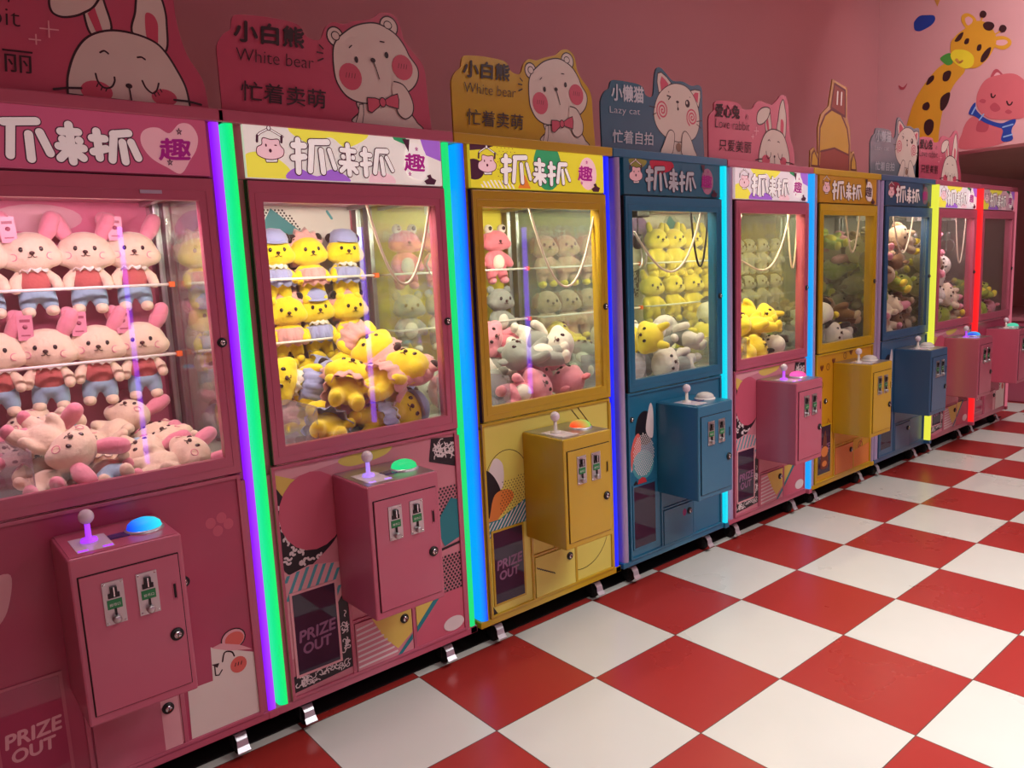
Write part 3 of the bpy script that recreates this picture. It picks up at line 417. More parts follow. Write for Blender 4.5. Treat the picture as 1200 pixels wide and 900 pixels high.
# --- marquee artwork
def bubble(a, strokes, w, fill, edge, ew):
    for p, f in strokes: a.stroke(p, w * f + ew * 2, edge); a.y += a.st * 0.5
    a.nxt(); a.nxt()
    for p, f in strokes: a.stroke(p, w * f, fill); a.y += a.st * 0.5
    a.nxt()
MQBG = {}
def marquee(root, style, k):
    y0 = -0.004; x0, x1, z0, z1 = 0.061, 0.81, 1.931, 2.097
    lit = {'memphis': 0.55, 'yellowm': 0.5, 'rose': 0.25, 'tealm': 0.06, 'goldm': 0.05, 'slatem': 0.05, 'memphis2': 0.5, 'dim': 0.12}[style]
    def E(nm, c): return mat('sign_%s_%d' % (nm, int(lit * 100)), c, 0.35, emit=lit, bump=0)
    wh = E('white', 'e8e0dc'); ed = E('ink', '40182c'); mg = E('magenta', '9a1478'); pu = E('purple', '9a62c4'); ye = E('yellow', 'e2da4a'); pp = E('pale_pink', 'e6bcc2'); gr = E('green', '2f8f5c')
    bgc = {'memphis': 'dcd4cc', 'memphis2': 'd8ccd0', 'yellowm': 'd8cc30', 'rose': 'b85070', 'tealm': '1c5c74', 'goldm': 'b8861a', 'slatem': '2c4c6c', 'dim': 'c89aa8'}[style]
    bg = E('bg' + style, bgc)
    b = MB(OX); b.box(x0, x1, y0, 0.02, z0, z1, bg)
    a = Art(y0, OX, clip=(x0 + 0.001, x1 - 0.001, z0 + 0.001, z1 - 0.001)); M = A['marq']; rr = random.Random(k + 5)
    if style in ('memphis', 'memphis2', 'dim'):
        a.poly([(0.06, 1.93), (0.06, 2.0), (0.13, 2.01), (0.2, 1.97), (0.2, 1.93)], ye, sm=True)
        a.poly([(0.22, 2.1), (0.28, 2.05), (0.36, 2.075), (0.42, 2.045), (0.5, 2.1)], ye, sm=True)
        a.poly([(0.2, 1.93), (0.23, 1.97), (0.3, 1.945), (0.36, 1.97), (0.42, 1.93)], pu, sm=True)
        a.poly([(0.5, 1.93), (0.52, 1.97), (0.59, 1.96), (0.6, 1.93)], pp, sm=True)
        a.poly([(0.72, 2.1), (0.74, 2.04), (0.81, 2.02), (0.81, 2.1)], pu)
        a.poly([(0.6, 2.1), (0.61, 2.085), (0.66, 2.07), (0.66, 2.1)], gr)
    if style in ('yellowm',):
        a.poly(circ((0.47, 2.03, 0.08, 0.1)), gr); a.poly(circ((0.08, 2.0, 0.05, 0.04)), ed); a.poly([(0.06, 2.1), (0.06, 2.07), (0.14, 2.08), (0.2, 2.1)], ed)
        dots(a, [(0.2, 1.95), (0.3, 1.95), (0.3, 2.09), (0.2, 2.09)], ed, 0.02, 0.002)
        diag(a, [(0.1, 1.932), (0.3, 1.932), (0.24, 1.97), (0.12, 1.96)], wh, 0.02, 0.008, -0.7)
        a.poly([(0.3, 1.935), (0.34, 1.99), (0.37, 1.935)], E('orange', 'd87a28')); a.poly(circ((0.71, 2.01, 0.055, 0.07)), pp)
    if style == 'tealm':
        a.poly([(0.25, 2.09), (0.3, 2.03), (0.42, 2.06), (0.4, 2.095)], E('crimson', 'b0203c'), sm=True); a.poly([(0.1, 2.09), (0.13, 2.05), (0.2, 2.06), (0.22, 2.09)], E('olive', '8a8a3a'), sm=True)
        a.poly(circ((0.7, 2.01, 0.05, 0.065)), E('rosegrey', '9a6a80'))
    if style == 'slatem':
        a.poly(circ((0.2, 2.05, 0.09, 0.04)), E('crimson', '8a203c')); a.poly(circ((0.7, 2.01, 0.05, 0.065)), E('rosegrey', '7a5a70'))
    if style == 'rose':
        H = A['m0marq']; a.poly(H['heart'], E('heart', 'e0a8b0'), sm=True)
        g = H; w = 0.021; off = 0.11
        s1 = [([(0.21, 2.04), (0.235, 2.045)], 1), ([(0.222, 2.06), (0.222, 1.96)], 1), ([(0.2, 1.99), (0.245, 2.0)], 1)]
        st = s1 + [(g[q], 1) for q in ('b2', 'b1', 'b3', 'b4', 'c1', 'c2', 'c3', 'c3b', 'c4', 'c5', 'c6', 'd1', 'd2', 'd3', 'e1', 'e2', 'e3', 'e4')]
        bubble(a, st, w, wh, ed, 0.003); a.text('趣', g['q'][0], g['q'][1], g['q'][2], mg, 0.0022)
        for cx, cz in ((0.73, 2.055), (0.695, 1.965)):
            a.stroke([(cx + 0.008 * math.sin(i * 4 * PI / 5), cz + 0.01 * math.cos(i * 4 * PI / 5)) for i in range(5)], 0.0018, ed, True)
    else:
        # small hamster under a claw
        a.stroke(M['claw'], 0.008, ed); a.stroke(M['claw'], 0.004, wh)
        a.stroke(M['clawl'], 0.008, ed); a.stroke(M['clawr'], 0.008, ed); a.ell(M['knob'], wh, ed, 0.003)
        a.poly(M['legs'], wh, ed, 0.003); a.poly(M['ham'], pp, ed, 0.003, sm=True); a.ell(M['he1'], ed); a.ell(M['he2'], ed); a.ell(M['hn'], ed)
        st = [(M[q], f) for q, f in (('a1', 1), ('a2', 1), ('a3', 1), ('b2', 1), ('b1', 1), ('b3', 0.95), ('b4', 0.8), ('c1', 0.9), ('c2', 0.8), ('c3', 0.8), ('c3b', 0.8), ('c4', 0.8), ('c5', 0.8), ('c6', 0.8),
              ('d1', 0.9), ('d2', 0.8), ('d3', 0.8), ('e2', 0.9), ('e1', 0.9), ('e3', 0.8), ('e4', 0.7))]
        bubble(a, st, 0.0195, wh if style != 'tealm' else E('greywhite', 'a8aeb4'), ed, 0.0034)
        if style not in ('yellowm', 'tealm', 'slatem'): a.poly([(0.655, 1.97), (0.66, 2.06), (0.7, 2.075), (0.735, 2.05), (0.745, 1.99), (0.72, 1.95)], wh, sm=True)
        a.text('趣', M['q'][0], M['q'][1], M['q'][2], mg if style != 'goldm' else ed, 0.0022)
        for cx, cz in ((0.7, 2.058), (0.665, 1.968)):
            a.stroke([(cx + 0.007 * math.sin(i * 4 * PI / 5), cz + 0.008 * math.cos(i * 4 * PI / 5)) for i in range(5)], 0.0018, mg, True)
        a.poly([(0.735, 1.933), (0.725, 1.945), (0.745, 1.955), (0.738, 1.965), (0.755, 1.97), (0.76, 1.958), (0.78, 1.95), (0.77, 1.933)], ed)
        if style != 'yellowm': a.poly([(0.64, 2.09), (0.665, 2.045), (0.672, 2.09)], ed)
    o = b.build('marquee', root); ar = a.build('marquee_print', o); return o

# --- lower front artwork (drawn once per style, on a slab)
def lower_panel(root, style, k):
    x0, x1, z0, z1 = 0.052, 0.80, 0.157, 0.985
    base = {'memphis': PRS, 'yellow': PLEM, 'teal': BODY['teal'], 'slate': BODY['slate'], 'gold': mat('gold_panel', 'c8921c', 0.45), 'rose': mat('rose_panel', 'a83a5c', 0.35, var=0.25, vscale=3, coat=0.3)}[style]
    b = MB(OX).box(x0, x1, -0.004, 0.002, z0, z1, base)
    a = Art(-0.004, OX, clip=(x0 + 0.001, x1 - 0.001, z0 + 0.001, z1 - 0.001)); rr = random.Random(3)
    if style == 'memphis':
        L = A['low']
        a.poly([(0.05, 0.985), (0.05, 0.93), (0.3, 0.96), (0.5, 0.985)], PPK); a.poly([(0.06, 0.96), (0.06, 0.86), (0.13, 0.93)], PYEL)
        a.poly([(0.3, 0.97), (0.34, 0.935), (0.48, 0.95), (0.5, 0.985)], PYEL, sm=True)
        a.poly([(0.055, 0.3), (0.055, 0.62), (0.1, 0.6), (0.27, 0.6), (0.27, 0.3)], PPK)
        lp = [(0.053, 0.9), (0.055, 0.64), (0.12, 0.6), (0.19, 0.635), (0.26, 0.69), (0.27, 0.75), (0.1, 0.86)]
        a.poly(lp, PBLK, sm=True); rnd_squiggles(a, lp, PWHT, 44, 0.008, rr, 0.03)
        a.ell(L['circ'], PK)
        st = [(0.06, 0.47), (0.06, 0.60), (0.15, 0.62), (0.26, 0.6), (0.26, 0.47)]; a.poly(st, PPK); diag(a, st, PAQ, 0.033, 0.013, 0.5)
        a.poly(L['sq1'], PBLK); rnd_squiggles(a, L['sq1'], PWHT, 24, 0.004, rr, 0.06)
        for i in range(5): a.stroke([(0.56, 0.82 - i * 0.022), (0.80, 0.84 - i * 0.022)], 0.009, PPK)
        dots(a, [(0.69, 0.66), (0.69, 0.78), (0.8, 0.77), (0.8, 0.66)], PBLK, 0.017, 0.005)
        a.poly([(0.71, 0.66), (0.76, 0.72), (0.82, 0.70), (0.82, 0.56), (0.72, 0.53), (0.69, 0.6)], PTEAL); a.stroke([(0.7, 0.52), (0.79, 0.53)], 0.01, PBLK)
        dots(a, [(0.60, 0.32), (0.60, 0.5), (0.8, 0.49), (0.8, 0.32)], PBLK, 0.017, 0.0055)
        a.poly([(0.55, 0.157), (0.55, 0.24), (0.7, 0.34), (0.8, 0.34), (0.8, 0.157)], PK)
        sq = [(0.055, 0.157), (0.055, 0.24), (0.27, 0.24), (0.27, 0.157)]; a.poly([(0.053, 0.175), (0.055, 0.235), (0.24, 0.235), (0.245, 0.45), (0.285, 0.5), (0.285, 0.19)], PBLK)
        rnd_squiggles(a, [(0.06, 0.18), (0.06, 0.232), (0.28, 0.232), (0.28, 0.195)], PWHT, 22, 0.0036, rr, 0.05); rnd_squiggles(a, [(0.247, 0.24), (0.25, 0.46), (0.283, 0.48), (0.283, 0.24)], PWHT, 18, 0.0036, rr, 0.03)
    if style == 'yellow':
        L = A['low2']; a.stroke([(0.17 + 0.12 * math.cos(t), 0.72 + 0.14 * math.sin(t)) for t in [i * PI / 20 for i in range(-2, 24)]], 0.003, INK)
        a.poly([(0.06, 0.72), (0.1, 0.83), (0.15, 0.8), (0.14, 0.7)], PWHT, sm=True)
        a.poly([(0.052, 0.62), (0.052, 0.78), (0.09, 0.77), (0.13, 0.7), (0.14, 0.62), (0.08, 0.58)], PBLK, sm=True); a.poly([(0.07, 0.6), (0.1, 0.68), (0.17, 0.69), (0.2, 0.65), (0.12, 0.58), (0.06, 0.54)], PORG, sm=True)
        dots(a, [(0.12, 0.58), (0.14, 0.73), (0.27, 0.74), (0.27, 0.6)], PBLK, 0.016, 0.003)
        sp = [(0.055, 0.5), (0.055, 0.57), (0.12, 0.57), (0.27, 0.63), (0.27, 0.53), (0.12, 0.5)]; a.poly(sp, PTEAL); diag(a, sp, PWHT, 0.02, 0.008, 0.8)
        a.stroke([(0.60 + 0.18 * math.cos(t), 0.40 + 0.19 * math.sin(t)) for t in [i * PI / 20 for i in range(-19, 4)]], 0.003, INK)
        a.stroke([(0.56, 0.97), (0.67, 0.85)], 0.004, INK); a.stroke([(0.60, 0.975), (0.69, 0.87)], 0.004, INK); a.stroke([(0.69, 0.87), (0.79, 0.78)], 0.004, INK)
        a.poly([(0.06, 0.16), (0.06, 0.2), (0.085, 0.16)], PBLK); a.poly([(0.78, 0.42), (0.795, 0.47), (0.799, 0.4)], PBLK)
        for i in range(9): a.stroke([(0.31 + 0.013 * i, 0.30 + 0.012 * (i % 3)), (0.32 + 0.013 * i, 0.29 + 0.012 * (i % 3))], 0.006, PBLK)
        a.poly([(0.77, 0.6), (0.77, 0.68), (0.795, 0.68), (0.795, 0.6)], PBRN); a.poly([(0.77, 0.5), (0.77, 0.58), (0.795, 0.58), (0.795, 0.5)], PBLK)
    if style in ('teal', 'slate'):
        L = A['low3']; T = PAQ
        a.poly([(0.1, 0.78), (0.12, 0.86), (0.17, 0.89), (0.22, 0.86), (0.235, 0.77), (0.2, 0.72), (0.13, 0.73)], PBLK, sm=True); a.poly([(0.18, 0.8), (0.215, 0.92), (0.238, 0.88), (0.235, 0.76), (0.21, 0.75)], PWHT, sm=True)
        a.poly([(0.055, 0.66), (0.09, 0.76), (0.13, 0.78), (0.14, 0.7), (0.1, 0.62), (0.06, 0.61)], PCOR, sm=True); a.poly([(0.053, 0.6), (0.06, 0.66), (0.07, 0.6)], PWHT)
        a.ell((0.155, 0.62, 0.08, 0.075), T); dots(a, circ((0.16, 0.67, 0.08, 0.11)), PWHT, 0.013, 0.0042); a.poly(circ((0.145, 0.53, 0.035, 0.03), 8), PRED); a.poly([(0.08, 0.535), (0.1, 0.55), (0.12, 0.52), (0.09, 0.51)], PBLK)
    if style == 'gold':
        for cx, cz, r in ((0.11, 0.79, 0.028), (0.66, 0.3, 0.03), (0.2, 0.9, 0.02), (0.42, 0.95, 0.02)):
            a.stroke(circ((cx, cz, r, r)), 0.006, PBRN, True); a.stroke([(cx, cz + r * 0.5), (cx, cz), (cx + r * 0.3, cz - r * 0.3)], 0.004, PBRN)
        for cx, cz in ((0.27, 0.93), (0.5, 0.965), (0.12, 0.9)):
            a.poly([(cx, cz - 0.02), (cx - 0.022, cz + 0.006), (cx - 0.01, cz + 0.02), (cx, cz + 0.01), (cx + 0.01, cz + 0.02), (cx + 0.022, cz + 0.006)], PBRN, sm=True)
        a.stroke([(0.47, 0.32), (0.52, 0.27), (0.58, 0.26), (0.64, 0.29), (0.68, 0.34)], 0.01, PRED, sm=True)
        a.poly([(0.56, 0.16), (0.56, 0.28), (0.79, 0.3), (0.79, 0.16)], PORG)
        a.stroke([(0.33, 0.17), (0.34, 0.25), (0.38, 0.28), (0.42, 0.24), (0.41, 0.17)], 0.005, PBRN, sm=True); a.stroke([(0.44, 0.17), (0.46, 0.24), (0.5, 0.3), (0.47, 0.33)], 0.005, PBRN, sm=True); a.stroke([(0.19, 0.52), (0.21, 0.56), (0.24, 0.52), (0.19, 0.52)], 0.004, PBRN)
    if style == 'rose':
        a.poly([(0.08, 0.75), (0.1, 0.83), (0.16, 0.84), (0.14, 0.74), (0.1, 0.7)], PPK, sm=True)
        for cx, cz in ((0.7, 0.85), (0.735, 0.86), (0.72, 0.82), (0.755, 0.835)): a.ell((cx, cz, 0.016, 0.018), PK)
        a.poly([(0.5, 0.165), (0.5, 0.345), (0.548, 0.345), (0.548, 0.165)], PPK)
        Wp = [(0.571, 0.16), (0.575, 0.33), (0.654, 0.33), (0.658, 0.444), (0.80, 0.375), (0.798, 0.16)]; a.poly(Wp, CREAM)
        L = A['low0']; a.ell(L['ear'], PPK, INK, 0.004); a.ell(L['ear2'], PCOR); a.poly([(0.66, 0.44), (0.72, 0.41), (0.79, 0.39), (0.75, 0.42), (0.69, 0.446)], PPK)
        a.stroke(L['eye'], 0.005, INK, sm=True); a.poly([(0.655, 0.385), (0.68, 0.382), (0.672, 0.368)], INK); a.stroke([(0.664, 0.38), (0.664, 0.345), (0.675, 0.342), (0.686, 0.356)], 0.004, INK); a.ell(L['ch'], PCOR)
        for i in range(3): a.stroke([(0.728 + i * 0.01, 0.352), (0.731 + i * 0.01, 0.362)], 0.003, INK)
        a.text('ANIMAL FUN', (0.07, 0.51), (0.24, 0.515), (0.07, 0.525), PPK) if False else None
    o = b.build('lower_panel', root); a.build('panel_print', o)
    return o

def lock(parent, x, z, y, name='lock', r=0.012):
    m = MB(OX); m.lathe([(0, 0), (r * 1.5, 0), (r * 1.5, 0.004), (r * 1.2, 0.006), (r, 0.006), (r, 0.009), (0, 0.009)], BLACK, (x, y, z), 'Y', 20)
    m.lathe([(0, 0.009), (r * 0.85, 0.009), (r * 0.8, 0.011), (0, 0.011)], CHROME, (x, y, z), 'Y', 18)
    m.box(x - 0.0012, x + 0.0012, y - 0.0125, y - 0.011, z - r * 0.5, z + r * 0.5, BLACK); m.box(x, x + r * 0.6, y - 0.0125, y - 0.011, z - 0.0012, z + 0.0012, BLACK)
    return m.build(name, parent)

LEDC = {}
def led(root, side, c0, c1, st, k=0):
    # corner tube: x from the machine's edge
    if side < 0: xs = (0.0, 0.028)
    else: xs = ((0.824, 0.852) if k < 3 else (0.828, 0.852))
    x0, x1 = xs; o_ = (x0 if side < 0 else x1); i_ = (x1 if side < 0 else x0)
    pts = []
    R = 0.022; s = 1 if side < 0 else -1
    if side > 0:                                                          # slim tube standing proud of the door
        F = -(0.006, 0.003, 0.003, 0.020, 0.030, 0.010, 0.046, 0.046, 0.02)[k]; r = 0.009; pts = [(x0, 0.052)] + [(x0 + r - r * math.cos(t * PI / 12), F + r - r * math.sin(t * PI / 12)) for t in range(7)] + [(x1 - r + r * math.sin(t * PI / 12), F + r - r * math.cos(t * PI / 12)) for t in range(7)] + [(x1, 0.052)]
    else:
        pts.append((i_, 0.052)); pts.append((i_, -0.008))
        for t in range(0, 7):
            a = t / 6 * PI / 2; pts.append((o_ + s * (R - R * math.sin(a)), -0.008 + R - R * math.cos(a)))
        pts.append((o_, 0.052))
    ar = sum(pts[i][0] * pts[(i + 1) % len(pts)][1] - pts[(i + 1) % len(pts)][0] * pts[i][1] for i in range(len(pts)))
    if ar < 0: pts = pts[::-1]
    if c0: m = led_mat('led_' + c0 + c1 + str(side), c0, c1, st, x0 + OX, x1 + OX)
    else: m = LILAC
    o = MB(OX).prismz(pts, 0.15, 2.092, m).build('led_column', root)
    o['label'] = 'lit corner tube' if c0 else 'unlit milky corner tube'
    return o

def control_box(root, body, glow, k):
    x0, x1, d, z0, z1 = 0.262, 0.542, 0.257, 0.455, 0.92
    b = MB(OX).box(x0, x1, -d, -0.004, z0, z1, body).build('control_box', root, bevel=0.006)
    MB(OX).box(x0 + 0.008, x1 - 0.008, -d + 0.008, -0.01, z1, z1 + 0.002, STEEL if k in (1, 2, 4, 5, 6, 7, 8) else body).build('top_plate', b)
    dr = MB(OX); dr.box(x0 + 0.016, x1 - 0.014, -d - 0.002, -d, z0 + 0.026, z1 - 0.05, BW); dr.box(x0 + 0.019, x1 - 0.017, -d - 0.006, -d - 0.001, z0 + 0.029, z1 - 0.053, body)
    dr.box(x0 + 0.243, x0 + 0.249, -d - 0.0075, -d - 0.006, 0.745, 0.785, BW); dr.frame(x0 + 0.240, x0 + 0.252, 0.74, 0.79, 0.002, -d - 0.008, -d - 0.006, body)
    dr.build('coin_door', b, bevel=0.001, seg=1)
    lock(b, x0 + 0.238, 0.64, -d - 0.006, 'box_lock')
    for i, xs in enumerate((0.068, 0.152)):
        cx = x0 + xs; y = -d - 0.006; m = MB(OX); m.box(cx, cx + 0.052, y - 0.003, y, 0.722, 0.84, STEEL)
        m.box(cx + 0.018, cx + 0.034, y - 0.012, y - 0.003, 0.808, 0.826, BLACK); m.box(cx + 0.012, cx + 0.040, y - 0.006, y - 0.003, 0.795, 0.808, BLACK); m.box(cx + 0.0245, cx + 0.0275, y - 0.0125, y - 0.012, 0.800, 0.826, CHROME)
        m.box(cx + 0.008, cx + 0.044, y - 0.005, y - 0.003, 0.765, 0.790, GREENL)
        m.box(cx + 0.024, cx + 0.029, y - 0.008, y - 0.003, 0.745, 0.765, BLACK)
        m.lathe([(0.011, 0), (0.011, 0.012), (0.008, 0.015), (0, 0.015)], STEEL, (cx + 0.026, y - 0.003, 0.737), 'Y', 14)
        for sx in (0.005, 0.047):
            for sz in (0.728, 0.834): m.lathe([(0.0028, 0), (0.002, 0.002), (0, 0.002)], CHROME, (cx + sx, y - 0.003, sz), 'Y', 8)
        o = m.build('coin_slot', b)
        a = Art(y - 0.005, OX); a.text('投币口', (cx + 0.013, 0.772), (cx + 0.039, 0.772), (cx + 0.013, 0.780), PWHT); a.build('slot_label', b)
    # joystick on a glowing plate
    jx, jy = x0 + 0.075, -0.135
    m = MB(OX); gp = mat('joy_glow_%d' % k, 'c070e0' if k in (0, 1, 4, 7) else 'e0d8d0', 0.2, emit={0: 1.0, 1: 0.8, 4: 0.8, 7: 0.5}.get(k, 0.0), emitcol='a030ff' if k in (0, 4, 7) else 'a090ff')
    m.box(jx - 0.045, jx + 0.045, jy - 0.09, jy + 0.045, z1 + 0.001, z1 + 0.003, mat('clear_plate', 'd8ccd8', 0.15)); 
    for sx in (-0.03, 0.03): m.box(jx + sx - 0.012, jx + sx + 0.012, jy - 0.085, jy - 0.075, z1 + 0.003, z1 + 0.0045, gp)
    m.lathe([(0.022, 0), (0.02, 0.008), (0.008, 0.01), (0.007, 0.05), (0.0, 0.05)], gp, (jx, jy, z1 + 0.003), n=18); m.build('joystick_base', b)
    MB(OX).ell((jx, jy, z1 + 0.072), (0.02, 0.02, 0.021), mat('clear_knob', 'dcd0dc', 0.12, spec=0.8), n=20).build('joystick_ball', b)
    # round push button
    bx_, by_ = x0 + 0.215, -0.14
    c0, c1, st = glow
    m = MB(OX); m.lathe([(0.052, 0), (0.052, 0.006), (0.046, 0.009)], WHITE if not c0 else SILV, (bx_, by_, z1), n=26)
    bm_ = led_mat('button_%d' % k, c0, c1, st, bx_ - 0.045 + OX, bx_ + 0.045 + OX) if c0 else mat('unlit_button', 'cfcac6', 0.25)
    m.lathe([(0.046, 0.009), (0.043, 0.02), (0.034, 0.028), (0.018, 0.034), (0, 0.035)], bm_, (bx_, by_, z1), n=26); m.build('push_button', b)
    if k in (0, 1, 3, 7): MB(OX).box(x0 + 0.12, x0 + 0.17, -0.17, -0.13, z1 + 0.002, z1 + 0.005, mat('display_window', '4a3a70', 0.1)).build('counter_display', b)
    return b

def claw(root, k):
    m = MB(OX)
    for x in (0.06, 0.79): MB(OX).box(x - 0.012, x + 0.012, 0.06, 0.70, 1.903, 1.918, STEEL).build('gantry_rail', root)
    cx, cy = (0.17, 0.38) if k in (1, 2) else ((0.62, 0.40) if k in (3, 4, 5, 6, 7) else (0.16, 0.3))
    m = MB(OX); m.box(0.06, 0.79, cy - 0.012, cy + 0.012, 1.902, 1.914, STEEL); m.box(cx - 0.05, cx + 0.05, cy - 0.045, cy + 0.045, 1.862, 1.902, WHITE if k != 3 else BLACK)
    ca = m.build('carriage', root, bevel=0.004)
    zc = 1.66 if k == 1 else 1.72
    m = MB(OX); m.tube([(cx, cy, 1.87), (cx, cy, zc)], 0.003, BLACK, 6); m.lathe([(0, 0.05), (0.022, 0.048), (0.026, 0.03), (0.026, -0.02), (0.016, -0.03), (0, -0.03)], STEEL if k != 3 else BLACK, (cx, cy, zc), n=16)
    for i in range(3):
        a = i * 2 * PI / 3 + 0.4
        m.tube([(cx + r * math.cos(a), cy + r * math.sin(a), zc + z) for r, z in ((0.02, -0.015), (0.05, -0.03), (0.07, -0.07), (0.055, -0.115), (0.025, -0.135))], [0.005, 0.005, 0.005, 0.005, 0.003], STEEL, 8)
    m.build('claw', root)
    def loop(x0, z0, x1, z1, zs, y, r, mt, n=16):
        # hanging cord, a narrow catenary
        pts = []
        for i in range(n + 1):
            t = i / n; base = z0 + (z1 - z0) * t; sag = base - zs; pts.append((x0 + (x1 - x0) * t, y, base - 4 * t * (1 - t) * sag * (1.0)))
        return pts
    cord = mat('cord_white', 'd9cbb8', 0.4)
    L = {0: [], 1: [(0.50, 1.87, 0.78, 1.90, 1.57, 0.035)], 2: [(0.39, 1.86, 0.80, 1.90, 1.52, 0.035)],
         3: [(0.17, 1.76, 0.72, 1.92, 1.56, 0.035), (0.64, 1.90, 0.80, 1.88, 1.58, 0.06)], 4: [(0.08, 1.62, 0.70, 1.92, 1.54, 0.035), (0.68, 1.90, 0.80, 1.90, 1.54, 0.05)],
         5: [(0.5, 1.9, 0.7, 1.9, 1.62, 0.05)], 6: [(0.3, 1.9, 0.65, 1.9, 1.6, 0.05)], 7: [(0.55, 1.9, 0.76, 1.9, 1.50, 0.05)], 8: []}[k]
    for (xa, za, xb, zb, zs, y) in L:
        MB(OX).tube(loop(xa, za, xb, zb, zs, y, 0, cord), 0.0055, cord if not (k == 3 and xa > 0.5) else BLACK, 8).build('hanging_cord', root)

def caster(root, x, y, front):
    m = MB(OX); m.box(x - 0.022, x + 0.022, y - 0.022, y + 0.022, 0.108, 0.12, STEEL); m.tube([(x, y, 0.11), (x, y, 0.09)], 0.012, STEEL, 10)
    for s in (-1, 1): m.prism([(x + s * 0.02 - 0.002, 0.095), (x + s * 0.02 + 0.002, 0.095), (x + s * 0.02 + 0.002, 0.03), (x + s * 0.02 - 0.002, 0.03)], y - 0.012, y + 0.024, BLACK)
    m.box(x - 0.022, x + 0.022, y - 0.012, y + 0.024, 0.085, 0.095, BLACK)
    o = m.build('caster', root)
    w_ = MB(OX).lathe([(0, -0.014), (0.024, -0.014), (0.034, -0.011), (0.035, 0), (0.034, 0.011), (0.024, 0.014), (0, 0.014)], RUBBER, (x, y + 0.005, 0.0352), 'X', 20); w_.build('wheel', o)
    if front:
        p = MB(OX); vs = []
        prof = [(-0.005, 0.085), (-0.03, 0.088), (-0.045, 0.070), (-0.05, 0.048), (-0.062, 0.034)]
        for wdt in (0,):
            for i in range(len(prof) - 1):
                (ya, za), (yb, zb) = prof[i], prof[i + 1]; ha = 0.018 + 0.002 * abs(i - 2); hb = 0.018 + 0.002 * abs(i - 1)
                p.add([(x - ha, y + ya, za), (x + ha, y + ya, za), (x + hb, y + yb, zb), (x - hb, y + yb, zb), (x - ha, y + ya, za - 0.004), (x + ha, y + ya, za - 0.004), (x + hb, y + yb, zb - 0.004), (x - hb, y + yb, zb - 0.004)],
                      [(0, 1, 2, 3), (7, 6, 5, 4), (0, 3, 7, 4), (1, 5, 6, 2), (0, 4, 5, 1), (3, 2, 6, 7)], SILV)
        p.build('brake_pedal', o)

def back_art(root, style):
    c = {'rose': mat('back_rose', 'd87090', 0.6), 'memphis': mat('back_white', 'd8d2d0', 0.6), 'yellow': mat('back_yellow', 'd8cc3a', 0.6), 'teal': mat('back_olive', '6a7a60', 0.6),
         'gold': mat('back_brown', '5a4420', 0.6), 'slate': mat('back_grey', 'a8a49a', 0.6)}[style]
    b = MB(OX).box(0.04, 0.81, 0.74, 0.75, 0.98, 1.92, c).build('back_panel', root)
    a = Art(0.74, OX, clip=(0.045, 0.805, 0.985, 1.915)); rr = random.Random(9)
    if style == 'memphis':
        dots(a, [(0.40, 1.905), (0.30, 1.7), (0.42, 1.72), (0.62, 1.78), (0.50, 1.905)], PBLK, 0.016, 0.005)
        a.poly([(0.44, 1.91), (0.36, 1.77), (0.60, 1.79)], PTEAL); a.stroke([(0.70, 1.90), (0.72, 1.87), (0.76, 1.91)], 0.012, PAQ); a.poly(circ((0.14, 1.8, 0.1, 0.1)), PPUR)
        sq = [(0.40, 1.2), (0.42, 1.3), (0.52, 1.32), (0.5, 1.2)]; a.poly(sq, PBLK); rnd_squiggles(a, sq, PWHT, 16, 0.006, rr, 0.04)
        sq = [(0.05, 1.4), (0.05, 1.55), (0.14, 1.58), (0.12, 1.4)]; a.poly(sq, PBLK); rnd_squiggles(a, sq, PWHT, 20, 0.006, rr, 0.04); a.poly(circ((0.62, 1.1, 0.12, 0.1)), PPK)
    elif style == 'yellow':
        dg = [(0.1, 1.4), (0.1, 1.62), (0.24, 1.66), (0.24, 1.4)]; diag(a, dg, PWHT, 0.016, 0.006, -1.0)
    elif style == 'rose':
        a.poly(circ((0.45, 1.86, 0.14, 0.05)), PPK); a.stroke([(0.2, 1.88), (0.26, 1.86), (0.3, 1.89)], 0.01, PWHT, sm=True)
    a.build('back_print', b)

